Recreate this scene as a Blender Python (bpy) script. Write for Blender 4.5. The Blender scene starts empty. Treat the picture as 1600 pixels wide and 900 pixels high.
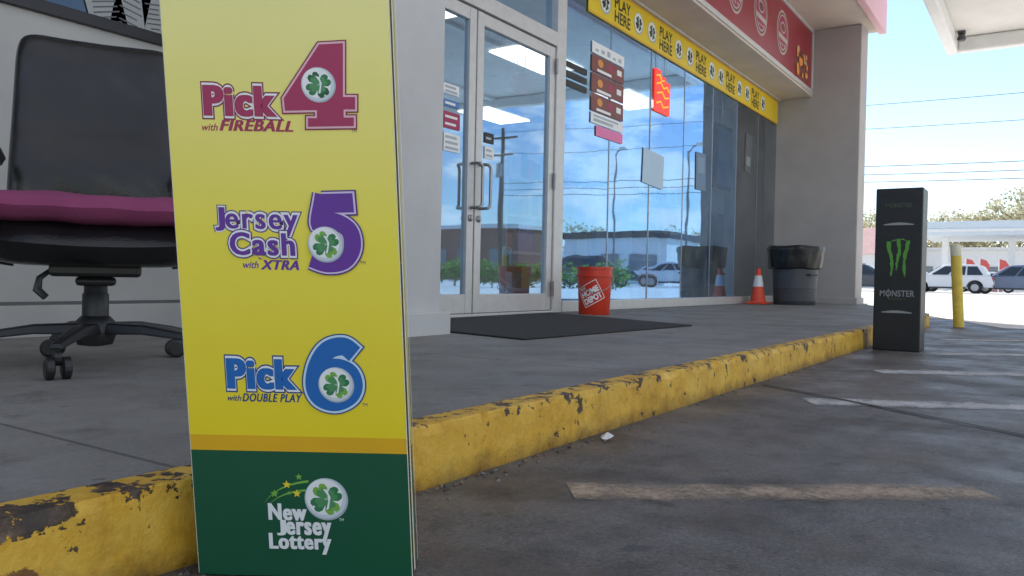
import bpy, math, random
from mathutils import Vector, Matrix
random.seed(4)
S = bpy.context.scene
COL = S.collection
V = Vector

# ------------------------------------------------------------------ camera
F0 = 1250.0
H = 0.38
yaw, pit, rol = math.radians(33.9), 0.0128, 0.02
d0 = V((math.cos(yaw), math.sin(yaw), 0)); r0 = V((math.sin(yaw), -math.cos(yaw), 0)); Z = V((0, 0, 1))
fwd = d0*math.cos(pit) - Z*math.sin(pit); up0 = Z*math.cos(pit) + d0*math.sin(pit)
R = r0*math.cos(rol) + up0*math.sin(rol); U = -r0*math.sin(rol) + up0*math.cos(rol)
CAM = V((0, 0, H))
cd = bpy.data.cameras.new('camera'); cam = bpy.data.objects.new('camera', cd); COL.objects.link(cam)
m = Matrix((R, U, -fwd)).transposed().to_4x4(); m.translation = CAM
cam.matrix_world = m
cd.sensor_width = 36; cd.lens = F0/1600*36; cd.clip_start = 0.02; cd.clip_end = 2000
S.camera = cam

def ray(px, py): return fwd + R*((px-800)/F0) - U*((py-450)/F0)
def onY(px, py, Y):
    r = ray(px, py); return CAM + r*((Y-CAM.y)/r.y)
def onZ(px, py, z):
    r = ray(px, py); return CAM + r*((z-CAM.z)/r.z)
def atd(px, py, d): return CAM + ray(px, py)*d

# ------------------------------------------------------------------ materials
def newmat(name):
    mt = bpy.data.materials.new(name); mt.use_nodes = True
    nt = mt.node_tree; b = nt.nodes['Principled BSDF']
    return mt, nt, b
def nd(nt, t, **k):
    n = nt.nodes.new(t)
    for a, v in k.items(): setattr(n, a, v)
    return n
def c4(c): return (c[0], c[1], c[2], 1)
def noise(nt, scale, detail=5, rough=.6, co=None):
    n = nd(nt, 'ShaderNodeTexNoise'); n.inputs['Scale'].default_value = scale
    n.inputs['Detail'].default_value = detail; n.inputs['Roughness'].default_value = rough
    if co: nt.links.new(co, n.inputs['Vector'])
    return n.outputs['Fac']
def ramp(nt, fac, stops):
    r = nd(nt, 'ShaderNodeValToRGB'); e = r.color_ramp.elements
    while len(e) < len(stops): e.new(.5)
    for i, (p, c) in enumerate(stops):
        e[i].position = p; e[i].color = c4(c) if not isinstance(c, (int, float)) else (c, c, c, 1)
    nt.links.new(fac, r.inputs['Fac']); return r.outputs['Color']
def mixc(nt, fac, a, b, mode='MIX'):
    n = nd(nt, 'ShaderNodeMix', data_type='RGBA', blend_type=mode)
    for key, v in ((0, fac), (6, a), (7, b)):
        if hasattr(v, 'is_output'): nt.links.new(v, n.inputs[key])
        elif key == 0: n.inputs[0].default_value = v
        else: n.inputs[key].default_value = c4(v)
    return n.outputs[2]
def math_(nt, op, a, b=0.0):
    n = nd(nt, 'ShaderNodeMath', operation=op)
    for i, v in enumerate((a, b)):
        if hasattr(v, 'is_output'): nt.links.new(v, n.inputs[i])
        else: n.inputs[i].default_value = v
    return n.outputs[0]
def bump(nt, b, h, strength=.2, dist=.01):
    n = nd(nt, 'ShaderNodeBump'); n.inputs['Strength'].default_value = strength; n.inputs['Distance'].default_value = dist
    nt.links.new(h, n.inputs['Height']); nt.links.new(n.outputs['Normal'], b.inputs['Normal'])
def objco(nt): return nd(nt, 'ShaderNodeTexCoord').outputs['Object']

def M(name, col, rough=.6, var=.12, scale=6, bmp=0, bs=60, metal=0, emit=0, spec=.5):
    mt, nt, b = newmat(name); co = objco(nt)
    a = tuple(x*(1-var) for x in col); c = tuple(min(1, x*(1+var)) for x in col)
    nt.links.new(ramp(nt, noise(nt, scale, 6, .65, co), [(.3, a), (.7, c)]), b.inputs['Base Color'])
    b.inputs['Roughness'].default_value = rough; b.inputs['Metallic'].default_value = metal
    b.inputs['Specular IOR Level'].default_value = spec
    if bmp: bump(nt, b, noise(nt, bs, 4, .6, co), bmp, .004)
    if emit:
        b.inputs['Emission Color'].default_value = c4(col); b.inputs['Emission Strength'].default_value = emit
    return mt

def asphalt_mat():
    mt, nt, b = newmat('asphalt'); co = objco(nt)
    big = ramp(nt, noise(nt, 1.8, 8, .7, co), [(.3, (.064, .057, .05)), (.66, (.172, .157, .138))])
    sp = noise(nt, 140, 4, .8, co)
    col = mixc(nt, ramp(nt, sp, [(.48, 0.0), (.7, .65)]), big, (.3, .278, .245))
    col = mixc(nt, ramp(nt, noise(nt, 95, 3, .7, co), [(.32, .65), (.46, 0.0)]), col, (.035, .032, .03))
    st = ramp(nt, noise(nt, 3.2, 6, .66, co), [(.38, (.38, .37, .36)), (.53, (1, 1, 1))])
    col = mixc(nt, .9, col, st, 'MULTIPLY')
    brn = ramp(nt, noise(nt, 2.7, 6, .7, co), [(.5, 0.0), (.68, .65)])
    col = mixc(nt, brn, col, (.13, .096, .064))
    oil = ramp(nt, noise(nt, 12, 3, .5, co), [(.29, (.35, .35, .35)), (.37, (1, 1, 1))])
    col = mixc(nt, .7, col, oil, 'MULTIPLY')
    nt.links.new(col, b.inputs['Base Color'])
    nt.links.new(ramp(nt, noise(nt, 3.4, 6, .68, co), [(.3, .27), (.64, .7)]), b.inputs['Roughness'])
    bump(nt, b, noise(nt, 150, 5, .8, co), .5, .006)
    return mt
def sidewalk_mat():
    mt, nt, b = newmat('sidewalk_concrete'); co = objco(nt)
    base = ramp(nt, noise(nt, 2.2, 8, .72, co), [(.3, (.138, .129, .113)), (.7, (.26, .246, .218))])
    col = mixc(nt, ramp(nt, noise(nt, 110, 4, .75, co), [(.45, 0.0), (.75, .45)]), base, (.35, .33, .3))
    sx = nd(nt, 'ShaderNodeSeparateXYZ'); nt.links.new(co, sx.inputs[0])
    fr = math_(nt, 'FRACT', math_(nt, 'DIVIDE', math_(nt, 'ADD', sx.outputs[0], 20.35), 1.5))
    line = math_(nt, 'LESS_THAN', fr, .006)
    spot = ramp(nt, noise(nt, 7, 5, .68, co), [(.3, (.5, .49, .48)), (.46, (1, 1, 1))])
    col = mixc(nt, .7, col, spot, 'MULTIPLY')
    gum = ramp(nt, noise(nt, 26, 1, .4, co), [(.24, (.45, .45, .45)), (.27, (1, 1, 1))])
    col = mixc(nt, .7, col, gum, 'MULTIPLY')
    col = mixc(nt, math_(nt, 'MULTIPLY', line, .6), col, (.04, .04, .04))
    nt.links.new(col, b.inputs['Base Color']); nt.links.new(ramp(nt, noise(nt, 3, 5, .6, co), [(.3, .5), (.7, .85)]), b.inputs['Roughness'])
    bump(nt, b, noise(nt, 120, 5, .75, co), .35, .004)
    return mt
def kerb_mat():
    mt, nt, b = newmat('worn_yellow_paint'); co = objco(nt)
    sx = nd(nt, 'ShaderNodeSeparateXYZ'); nt.links.new(co, sx.inputs[0])
    yel = ramp(nt, noise(nt, 8, 8, .74, co), [(.25, (.4, .2, .022)), (.45, (.7, .39, .03)), (.7, (.8, .52, .085))])
    edge = math_(nt, 'MULTIPLY', math_(nt, 'MAXIMUM', math_(nt, 'SUBTRACT', sx.outputs[2], .078), 0.0), 1.9)
    left = math_(nt, 'MULTIPLY', math_(nt, 'MULTIPLY', math_(nt, 'LESS_THAN', sx.outputs[0], .56), math_(nt, 'GREATER_THAN', sx.outputs[2], .085)), .055)
    nn_ = math_(nt, 'ADD', math_(nt, 'MULTIPLY', noise(nt, 17, 6, .68, co), .68), math_(nt, 'MULTIPLY', noise(nt, 46, 4, .68, co), .32))
    n1 = math_(nt, 'ADD', math_(nt, 'ADD', nn_, edge), left)
    chip = ramp(nt, n1, [(.592, 0.0), (.602, 1.0)])
    dirt = ramp(nt, noise(nt, 26, 5, .72, co), [(.3, (.028, .023, .02)), (.48, (.06, .042, .03)), (.6, (.13, .08, .05)), (.74, (.25, .22, .185))])
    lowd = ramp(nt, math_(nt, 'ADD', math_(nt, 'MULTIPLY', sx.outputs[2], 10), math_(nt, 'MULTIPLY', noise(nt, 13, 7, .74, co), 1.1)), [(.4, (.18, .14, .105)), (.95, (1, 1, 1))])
    rust = ramp(nt, noise(nt, 10, 6, .72, co), [(.58, 0.0), (.7, .5)])
    col = mixc(nt, rust, yel, (.34, .16, .04))
    col = mixc(nt, chip, col, dirt)
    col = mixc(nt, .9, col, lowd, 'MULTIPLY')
    stain = ramp(nt, noise(nt, 5, 7, .74, co), [(.34, (.6, .52, .45)), (.52, (1, 1, 1))])
    col = mixc(nt, .7, col, stain, 'MULTIPLY')
    # red-brown patch low at the near end
    dx = math_(nt, 'DIVIDE', math_(nt, 'SUBTRACT', sx.outputs[0], .41), .06); dz = math_(nt, 'DIVIDE', math_(nt, 'SUBTRACT', sx.outputs[2], .03), .042)
    rr = math_(nt, 'ADD', math_(nt, 'ADD', math_(nt, 'MULTIPLY', dx, dx), math_(nt, 'MULTIPLY', dz, dz)), math_(nt, 'MULTIPLY', noise(nt, 25, 5, .7, co), 1.2))
    col = mixc(nt, ramp(nt, rr, [(.95, .85), (1.25, 0.0)]), col, (.12, .035, .022))
    nt.links.new(col, b.inputs['Base Color']); b.inputs['Roughness'].default_value = .6
    bump(nt, b, math_(nt, 'SUBTRACT', math_(nt, 'MULTIPLY', noise(nt, 60, 5, .7, co), .6), math_(nt, 'MULTIPLY', chip, .9)), .7, .007)
    return mt
def worn_paint(name, col, lo, hi, amax):
    mt, nt, b = newmat(name); co = objco(nt)
    nt.links.new(ramp(nt, noise(nt, 9, 6, .75, co), [(.3, tuple(x*.5 for x in col)), (.7, col)]), b.inputs['Base Color']); b.inputs['Roughness'].default_value = .85
    uv = nd(nt, 'ShaderNodeUVMap'); uv.uv_map = 'across'; s2 = nd(nt, 'ShaderNodeSeparateXYZ'); nt.links.new(uv.outputs[0], s2.inputs[0])
    ed = math_(nt, 'MULTIPLY', math_(nt, 'POWER', math_(nt, 'ABSOLUTE', math_(nt, 'SUBTRACT', math_(nt, 'MULTIPLY', s2.outputs[1], 2.0), 1.0)), 2.0), .42)
    n = math_(nt, 'ADD', math_(nt, 'MULTIPLY', noise(nt, 9, 7, .76, co), .6), math_(nt, 'MULTIPLY', noise(nt, 90, 4, .8, co), .6))
    n = math_(nt, 'SUBTRACT', n, ed)
    f = ramp(nt, n, [(lo, 0.0), (hi, amax)])
    tr = nd(nt, 'ShaderNodeBsdfTransparent'); mx = nd(nt, 'ShaderNodeMixShader')
    bump(nt, b, noise(nt, 150, 5, .8, co), .5, .006)
    nt.links.new(f, mx.inputs[0]); nt.links.new(tr.outputs[0], mx.inputs[1]); nt.links.new(b.outputs[0], mx.inputs[2])
    nt.links.new(mx.outputs[0], nt.nodes['Material Output'].inputs['Surface'])
    return mt
def glass_mat(name, fac, tint=(.8, .88, .88), gcol=(.62, .8, 1), film=.06, bst=.1):
    mt, nt, b = newmat(name); nt.nodes.remove(b)
    tr = nd(nt, 'ShaderNodeBsdfTransparent'); tr.inputs[0].default_value = c4(tint)
    gl = nd(nt, 'ShaderNodeBsdfGlossy'); gl.inputs['Color'].default_value = c4(gcol); gl.inputs['Roughness'].default_value = 0.016
    co = objco(nt)
    bp = nd(nt, 'ShaderNodeBump'); bp.inputs['Strength'].default_value = bst; bp.inputs['Distance'].default_value = .02
    nt.links.new(noise(nt, 1.6, 2, .4, co), bp.inputs['Height']); nt.links.new(bp.outputs[0], gl.inputs['Normal'])
    mx = nd(nt, 'ShaderNodeMixShader')
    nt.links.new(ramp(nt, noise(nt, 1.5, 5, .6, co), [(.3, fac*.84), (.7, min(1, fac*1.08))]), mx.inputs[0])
    nt.links.new(tr.outputs[0], mx.inputs[1]); nt.links.new(gl.outputs[0], mx.inputs[2])
    df = nd(nt, 'ShaderNodeBsdfDiffuse'); df.inputs[0].default_value = (.62, .68, .72, 1); m2 = nd(nt, 'ShaderNodeMixShader')
    nt.links.new(ramp(nt, noise(nt, 2.6, 7, .7, co), [(.35, film*.4), (.68, film*1.9)]), m2.inputs[0])
    nt.links.new(mx.outputs[0], m2.inputs[1]); nt.links.new(df.outputs[0], m2.inputs[2])
    nt.links.new(m2.outputs[0], nt.nodes['Material Output'].inputs['Surface'])
    return mt
def sign_yellow():
    mt, nt, b = newmat('printed_yellow'); co = objco(nt)
    sx = nd(nt, 'ShaderNodeSeparateXYZ'); nt.links.new(co, sx.inputs[0])
    col = ramp(nt, sx.outputs[2], [(.15, (.94, .71, .008)), (.42, (.94, .8, .07)), (.72, (.92, .85, .34))])
    col = mixc(nt, .6, col, ramp(nt, noise(nt, 5, 6, .7, co), [(.3, (.93, .93, .89)), (.7, (1, 1, 1))]), 'MULTIPLY')
    nt.links.new(col, b.inputs['Base Color']); b.inputs['Roughness'].default_value = .42
    bump(nt, b, noise(nt, 5, 2, .5, co), .08, .01)
    return mt

m_asph = asphalt_mat(); m_walk = sidewalk_mat(); m_kerb = kerb_mat()
m_conc = M('bright_concrete', (.76, .72, .66), .85, .08, 1.5, .2, 60)
m_road = M('road_asphalt', (.48, .47, .45), .85, .12, 2, .2, 60)
m_line = worn_paint('worn_white_paint', (.76, .73, .67), .3, .56, .85)
m_liney = worn_paint('worn_tan_paint', (.72, .54, .37), .34, .64, .75)
m_wall = M('grey_wall_paint', (.42, .41, .39), .7, .08, 2.2, .12, 40)
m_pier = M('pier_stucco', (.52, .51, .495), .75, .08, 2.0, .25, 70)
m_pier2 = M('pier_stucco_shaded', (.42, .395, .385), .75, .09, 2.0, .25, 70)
m_groove = M('dark_groove', (.12, .12, .12), .8)
m_recess = M('dark_recess', (.04, .04, .042), .8)
m_alu = M('brushed_aluminium', (.62, .61, .59), .42, .06, 14, .05, 120, metal=.3)
m_alud = M('dark_bronze_frame', (.03, .03, .033), .45, .1, 8, 0, 60, metal=.3)
m_glass = glass_mat('window_glass', .72, (.68, .78, .85), (.34, .62, 1), .075, .06)
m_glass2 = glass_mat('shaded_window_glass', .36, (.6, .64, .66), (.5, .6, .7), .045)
m_dglass = glass_mat('door_glass', .55, (.82, .88, .9), (.42, .68, 1), .045, .05)
m_sidegl = glass_mat('dark_window_glass', .16, (.6, .62, .65), (.7, .8, .9), .015, .3)
m_red = M('red_sign_face', (.3, .02, .035), .35, .1, 1.5)
m_fasc = M('pink_glare_fascia_paint', (.78, .46, .49), .5, .05, 2)  # pink paint, with sky glare put into its pale colour
m_soff = M('beige_soffit', (.6, .53, .45), .7, .08, 3, .1, 30)
m_white = M('white_paint', (.82, .82, .8), .5, .05, 4)
m_offw = M('offwhite_panel', (.76, .74, .7), .6, .07, 2)
m_black = M('black_plastic', (.014, .014, .015), .42, .3, 30, .05, 200)
m_leath = M('black_leather', (.010, .0095, .010), .25, .3, 20, .28, 110)
m_pink = M('magenta_fabric', (.245, .045, .12), .9, .12, 14, .5, 260)
m_rub = M('brown_black_rubber', (.024, .021, .018), .8, .25, 40, .5, 220)
m_chrome = M('grey_metal', (.35, .35, .36), .35, .1, 20, 0, 60, metal=.9)
m_or = M('orange_plastic', (.68, .045, .016), .4, .08, 9, .03, 60)
m_cone = M('cone_orange', (.85, .09, .04), .5, .12, 9)
m_bin = M('grey_bin_plastic', (.06, .062, .067), .5, .15, 10, .1, 60)
m_bag = M('black_bag_film', (.01, .01, .011), .3, .3, 20, .5, 40)
m_poley = M('yellow_pole_paint', (.85, .6, .08), .5, .18, 10)
m_green = M('printed_green', (.004, .092, .04), .45, .08, 4)
m_gold = M('printed_gold', (.82, .45, .01), .45, .06, 6)
m_sy = sign_yellow()
def flat(n, c, r=.5): return M(n, c, r, .03, 8)
p_mar = flat('ink_maroon', (.4, .03, .1)); p_mard = flat('ink_dark_maroon', (.24, .015, .055)); p_mlt = flat('ink_rose', (.8, .48, .53))
p_pur = flat('ink_purple', (.14, .035, .32)); p_purd = flat('ink_dark_purple', (.075, .015, .2)); p_lil = flat('ink_lilac', (.72, .6, .8))
p_blu = flat('ink_blue', (.01, .14, .46)); p_blud = flat('ink_dark_blue', (.006, .05, .22)); p_lbl = flat('ink_light_blue', (.6, .76, .88))
p_wht = flat('ink_white', (.88, .88, .86)); p_gry = flat('ink_grey', (.42, .48, .52)); p_clv = flat('ink_clover_green', (.03, .2, .07)); p_lim = flat('ink_lime', (.2, .45, .06))
p_blk = flat('ink_black', (.015, .015, .015)); p_yel = flat('ink_yellow', (.88, .68, .03)); p_neon = flat('claw_green', (.09, .32, .03)); p_clvd = flat('ink_dark_clover', (.01, .11, .04))
p_rd = flat('ink_red', (.65, .04, .03)); p_brn = flat('ink_brown', (.22, .06, .05)); p_org = flat('ink_orange', (.75, .3, .06)); p_pk = flat('ink_pink', (.85, .2, .42)); p_bl2 = flat('ink_mid_blue', (.1, .22, .5))

# ------------------------------------------------------------------ mesh builder
ORI = {}
class MB:
    def __init__(s): s.v = []; s.f = []; s.m = []
    def add(s, vs, fs, mi=0):
        o = len(s.v); s.v += [V(p) for p in vs]
        for f in fs: s.f.append([i+o for i in f]); s.m.append(mi)
        return s
    def box(s, x0, x1, y0, y1, z0, z1, mi=0):
        vs = [(x, y, z) for x in (x0, x1) for y in (y0, y1) for z in (z0, z1)]
        return s.add(vs, [(0, 1, 3, 2), (4, 6, 7, 5), (0, 4, 5, 1), (2, 3, 7, 6), (0, 2, 6, 4), (1, 5, 7, 3)], mi)
    def path(s, pts, rs, n=10, mi=0, caps=True):
        pts = [V(p) for p in pts]
        if not hasattr(rs, '__len__'): rs = [rs]*len(pts)
        t0 = (pts[1]-pts[0]).normalized()
        a = t0.orthogonal().normalized(); vs = []; fs = []
        for i, p in enumerate(pts):
            t = (pts[min(i+1, len(pts)-1)]-pts[max(i-1, 0)]).normalized()
            a = (a - t*a.dot(t)).normalized(); b = t.cross(a)
            for k in range(n):
                q = 2*math.pi*k/n; vs.append(p + (a*math.cos(q)+b*math.sin(q))*rs[i])
        for i in range(len(pts)-1):
            for k in range(n): fs.append((i*n+k, i*n+(k+1) % n, (i+1)*n+(k+1) % n, (i+1)*n+k))
        if caps: fs += [tuple(range(n))[::-1], tuple((len(pts)-1)*n+k for k in range(n))]
        return s.add(vs, fs, mi)
    def lathe(s, prof, n=32, c=(0, 0, 0), mi=0, fn=None, axis='z'):
        vs = []; fs = []; c = V(c)
        for i, (r, z) in enumerate(prof):
            for k in range(n):
                q = 2*math.pi*k/n; rr = r*(fn(i, q) if fn else 1)
                p = V((rr*math.cos(q), rr*math.sin(q), z))
                if axis == 'y': p = V((p.x, p.z, p.y))
                vs.append(p+c)
        for i in range(len(prof)-1):
            for k in range(n): fs.append((i*n+k, i*n+(k+1) % n, (i+1)*n+(k+1) % n, (i+1)*n+k))
        fs += [tuple(range(n))[::-1], tuple((len(prof)-1)*n+k for k in range(n))]
        return s.add(vs, fs, mi)
    def poly(s, pts, mi=0): return s.add(pts, [tuple(range(len(pts)))], mi)
    def prism(s, A, B, mi=0):
        n = len(A); fs = [tuple(range(n))[::-1], tuple(range(n, 2*n))]
        fs += [(k, (k+1) % n, n+(k+1) % n, n+k) for k in range(n)]
        return s.add(list(A)+list(B), fs, mi)
    def build(s, name, mats, parent=None, smooth=False, bevel=0, local=False, loc=None, rotz=0, segs=2):
        me = bpy.data.meshes.new(name)
        off = V((0, 0, 0))
        if parent and not local: off = ORI.get(parent.name, V((0, 0, 0)))
        me.from_pydata([p-off for p in s.v], [], s.f)
        if not isinstance(mats, (list, tuple)): mats = [mats]
        for q in mats: me.materials.append(q)
        me.polygons.foreach_set('material_index', s.m)
        if smooth: me.polygons.foreach_set('use_smooth', [True]*len(me.polygons))
        me.update()
        o = bpy.data.objects.new(name, me); COL.objects.link(o)
        if parent: o.parent = parent; ORI[o.name] = off
        if loc is not None: o.location = loc
        o.rotation_euler.z = rotz
        if bevel:
            b = o.modifiers.new('bevel', 'BEVEL'); b.width = bevel; b.segments = segs; b.limit_method = 'ANGLE'; b.angle_limit = .6
            w = o.modifiers.new('wn', 'WEIGHTED_NORMAL'); w.keep_sharp = True
        if smooth and not bevel:
            try: me.set_sharp_from_angle(angle=.75)
            except Exception: pass
        return o
def tag(o, label, cat, group=None):
    o['label'] = label; o['category'] = cat
    if group: o['group'] = group
    return o
def st(o): o['kind'] = 'structure'; return o
def empty(name, loc, label, cat, group=None, rotz=0):
    o = bpy.data.objects.new(name, None); COL.objects.link(o); o.location = loc; o.rotation_euler.z = rotz
    o.empty_display_size = .1
    ORI[o.name] = V(loc); return tag(o, label, cat, group)

# text
_gc = {}
def glyph(txt, off, shear=0, sp=1.0):
    k = (txt, off, shear, sp)
    if k in _gc: return _gc[k]
    cu = bpy.data.curves.new('t', 'FONT'); cu.body = txt; cu.size = 1; cu.offset = off; cu.shear = shear
    cu.space_character = sp; cu.fill_mode = 'FRONT'; cu.resolution_u = 4
    ob = bpy.data.objects.new('t', cu); COL.objects.link(ob)
    bpy.context.view_layer.update(); dg = bpy.context.evaluated_depsgraph_get()
    me = bpy.data.meshes.new_from_object(ob.evaluated_get(dg))
    vs = [(v.co.x, v.co.y) for v in me.vertices]; fs = [tuple(p.vertices) for p in me.polygons]
    par = list(range(len(vs)))
    def fnd(i):
        while par[i] != i: par[i] = par[par[i]]; i = par[i]
        return i
    for f in fs:
        for i in f[1:]: par[fnd(i)] = fnd(f[0])
    ids = {}; isl = [ids.setdefault(fnd(i), len(ids)) for i in range(len(vs))]
    bpy.data.objects.remove(ob); bpy.data.curves.remove(cu); bpy.data.meshes.remove(me)
    _gc[k] = (vs, fs, isl); return _gc[k]
def put_text(mb, txt, box, layers, P, shear=0, sp=1.0, step=6e-5):
    mo = max(l[0] for l in layers); md = max((abs(l[3]) if len(l) > 3 else 0) for l in layers); vs = glyph(txt, mo, shear, sp)[0]
    bx0 = min(v[0] for v in vs)-md; bx1 = max(v[0] for v in vs)+md; by0 = min(v[1] for v in vs); by1 = max(v[1] for v in vs)
    x0, y0, x1, y1 = box; sx = (x1-x0)/(bx1-bx0); sy = (y1-y0)/(by1-by0)
    for l in layers:
        off, mi, h = l[:3]; dx = l[3] if len(l) > 3 else 0
        vs, fs, isl = glyph(txt, off, shear, sp)
        mb.add([P(x0+(v[0]+dx-bx0)*sx, y0+(v[1]-by0)*sy, h+step*isl[i]) for i, v in enumerate(vs)], fs, mi)
def disc(mb, cx, cy, r, mi, h, P, n=36, ry=None):
    ry = ry or r
    mb.poly([P(cx+r*math.cos(2*math.pi*k/n), cy+ry*math.sin(2*math.pi*k/n), h) for k in range(n)], mi)
HEART = [(0, .03), (.2, .2), (.36, .46), (.33, .66), (.2, .76), (.07, .74), (0, .62), (-.07, .74), (-.2, .76), (-.33, .66), (-.36, .46), (-.2, .2)]
def clover(mb, cx, cy, r, mi, h, P, rot=.5, mi2=None):
    for k in range(4):
        a = rot+k*math.pi/2
        mb.poly([P(cx+r*(x*math.cos(a)-y*math.sin(a)), cy+r*(x*math.sin(a)+y*math.cos(a)), h) for x, y in HEART], mi if (k % 2 or mi2 is None) else mi2)
def ball(mb, cx, cy, r, h, P, g, w, c, c2=None):
    disc(mb, cx, cy, r, g, h, P); disc(mb, cx-r*.05, cy+r*.06, r*.9, w, h+.0004, P)
    clover(mb, cx, cy, r*.9, c, h+.0008, P, .55, c2)
    mb.poly([P(cx+r*x, cy+r*y, h+.0012) for x, y in ((-.02, -.5), (.1, -.45), (.2, .1), (.05, .45), (-.14, .5), (.06, .2), (.08, -.1))], w)
def offpoly(pts, d):
    n = len(pts); out = []
    ar = sum(pts[i][0]*pts[(i+1) % n][1]-pts[(i+1) % n][0]*pts[i][1] for i in range(n)); sg = 1 if ar > 0 else -1
    for i in range(n):
        a = V(pts[i-1]); b = V(pts[i]); c = V(pts[(i+1) % n])
        e1 = (b-a).normalized(); e2 = (c-b).normalized()
        n1 = V((e1.y, -e1.x))*sg; n2 = V((e2.y, -e2.x))*sg
        k = n1+n2; k = k/max(.4, k.length_squared)*2
        out.append(tuple(b+k*d))
    return out
def stroke(mb, pts, w, cap, mi, h, P):
    # one smooth flat stroke through 2D points (Catmull-Rom), rising slightly so crossings never coincide
    q = []
    for i in range(len(pts)-1):
        p0 = V(pts[max(i-1, 0)]); p1 = V(pts[i]); p2 = V(pts[i+1]); p3 = V(pts[min(i+2, len(pts)-1)])
        for k in range(8):
            t = k/8; q.append(.5*((2*p1)+(p2-p0)*t+(2*p0-5*p1+4*p2-p3)*t*t+(3*p1-p0-3*p2+p3)*t**3))
    q.append(V(pts[-1]))
    t0 = (q[0]-q[1]).normalized(); q[0] = q[0]+t0*cap
    vs = []; fs = []
    for i, p in enumerate(q):
        t = (q[min(i+1, len(q)-1)]-q[max(i-1, 0)]).normalized(); n = V((-t.y, t.x))*w/2
        hh = h+.0004*i/len(q); vs += [P(p.x+n.x, p.y+n.y, hh), P(p.x-n.x, p.y-n.y, hh)]
    for i in range(len(q)-1): fs.append((2*i, 2*i+1, 2*i+3, 2*i+2))
    mb.add(vs, fs, mi)

# ------------------------------------------------------------------ setting
SW = .11; YS = 3.28; KY = .03
g = MB(); g.poly([(-400, -400, 0), (600, -400, 0), (600, 400, 0), (-400, 400, 0)]); st(g.build('ground', m_asph))
g = MB(); g.poly([(8.7, -1.5, .004), (8.7, .35, .004), (12.8, 1.75, .004), (12.8, 60, .004), (46, 60, .004), (46, -60, .004), (-45, -60, .004), (-45, -1.5, .004)]); st(g.build('pavement_with_bounce', m_conc))  # sunlit brightness put into pale sheet; unseen stretch behind camera added for bounce light
g = MB(); g.poly([(46, -200, .004), (60, -200, .004), (60, 200, .004), (46, 200, .004)]); st(g.build('road', m_road))
g = MB(); g.poly([(60, -90, .004), (130, -90, .004), (130, 90, .004), (60, 90, .004)]); st(g.build('far_pavement', m_conc))
g = MB()
pl = [(-6, .945+KY), (8.8, .945+KY), (9.6, 1.26), (11.9, 2.12), (12.6, 2.2), (12.6, 3.7), (-6, 3.7)]
g.prism([(x, y, -.05) for x, y in pl], [(x, y, SW) for x, y in pl]); st(g.build('sidewalk', m_walk))
# kerb: worn square profile swept along the walk edge
g = MB(); vs = []; fs = []
xs = [-4+i*.012 for i in range(int(12.9/.012)+1)]
def wob(x, s): return math.sin(x*s)+.6*math.sin(x*s*2.3+1.3)+.4*math.sin(x*s*5.1+.4)
chip = [0.0]*len(xs)
for i in range(170):
    c = random.randrange(len(xs)); w = random.randint(0, 5); dpt = random.uniform(.002, .011)
    for j in range(-w, w+1):
        if 0 <= c+j < len(xs): chip[c+j] = max(chip[c+j], dpt*(1-(abs(j)/(w+1))**2)*random.uniform(.8, 1))
for i, x in enumerate(xs):
    w = .0014*wob(x, 5)+KY; ch = chip[i]; r_ = random.uniform(-.0003, .0003)
    if .1 < x < .56: ch = max(ch, .005+.004*wob(x, 23))
    ch = max(0, ch)
    bend = 0 if x < 8.2 else (x-8.2)**2*.35
    pr = [(.882+w, -.02), (.885+w+r_, .045), (.887+w+ch*.2-r_, .098-ch*.8), (.8885+w+ch, .1105-ch*.9+r_), (.8915+ch*1.3+KY, .1128-ch*.5), (.92+KY, .113), (.953+KY, .1125), (.953+KY, -.02)]
    vs += [(x, y+bend, z) for y, z in pr]
k = len(pr)
for i in range(len(xs)-1):
    for j in range(k-1): fs.append((i*k+j, (i+1)*k+j, (i+1)*k+j+1, i*k+j+1))
fs += [tuple(range(k)), tuple((len(xs)-1)*k+j for j in range(k))[::-1]]
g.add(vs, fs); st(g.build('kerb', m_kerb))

# painted bay lines and joint
def strip(p, q, w, z, name, mt):
    p = V((p[0], p[1], z)); q = V((q[0], q[1], z)); d = (q-p).normalized(); nrm = V((-d.y, d.x, 0))*w/2
    mb = MB(); N = 12
    for i in range(N):
        a = p+(q-p)*i/N; b = p+(q-p)*(i+1)/N; mb.poly([a-nrm, b-nrm, b+nrm, a+nrm])
    o = mb.build(name, mt); uv = o.data.uv_layers.new(name='across')
    for i, l in enumerate(uv.data): l.uv = ((i//4+(i % 4 in (1, 2)))/N, 1.0 if i % 4 in (2, 3) else 0.0)
    return st(o)
def lot(px, py):
    p = onZ(px, py, 0); return (p.x, p.y)
def ext(a, b, k): return (a[0]+(b[0]-a[0])*k, a[1]+(b[1]-a[1])*k)
a, b = lot(905, 770), lot(1520, 770); strip(ext(a, b, -.02), ext(a, b, 1.03), .15, .002, 'bay_marking', m_liney)
a, b = lot(1120, 624), lot(1600, 637); strip(ext(a, b, .3), ext(a, b, 3), .2, .002, 'bay_marking', m_line)
a, b = lot(1370, 581), lot(1600, 586); strip(a, ext(a, b, 4), .22, .002, 'bay_marking', m_line)
a, b = lot(1455, 553), lot(1600, 555); strip(a, ext(a, b, 5), .24, .002, 'bay_marking', m_line)
a, b = lot(1470, 531), lot(1600, 533); strip(a, ext(a, b, 5), .26, .002, 'bay_marking', m_line)
a, b = lot(1190, 601), lot(1600, 682); strip(a, ext(a, b, 2), .016, .0045, 'pavement_joint', m_recess)

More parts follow.
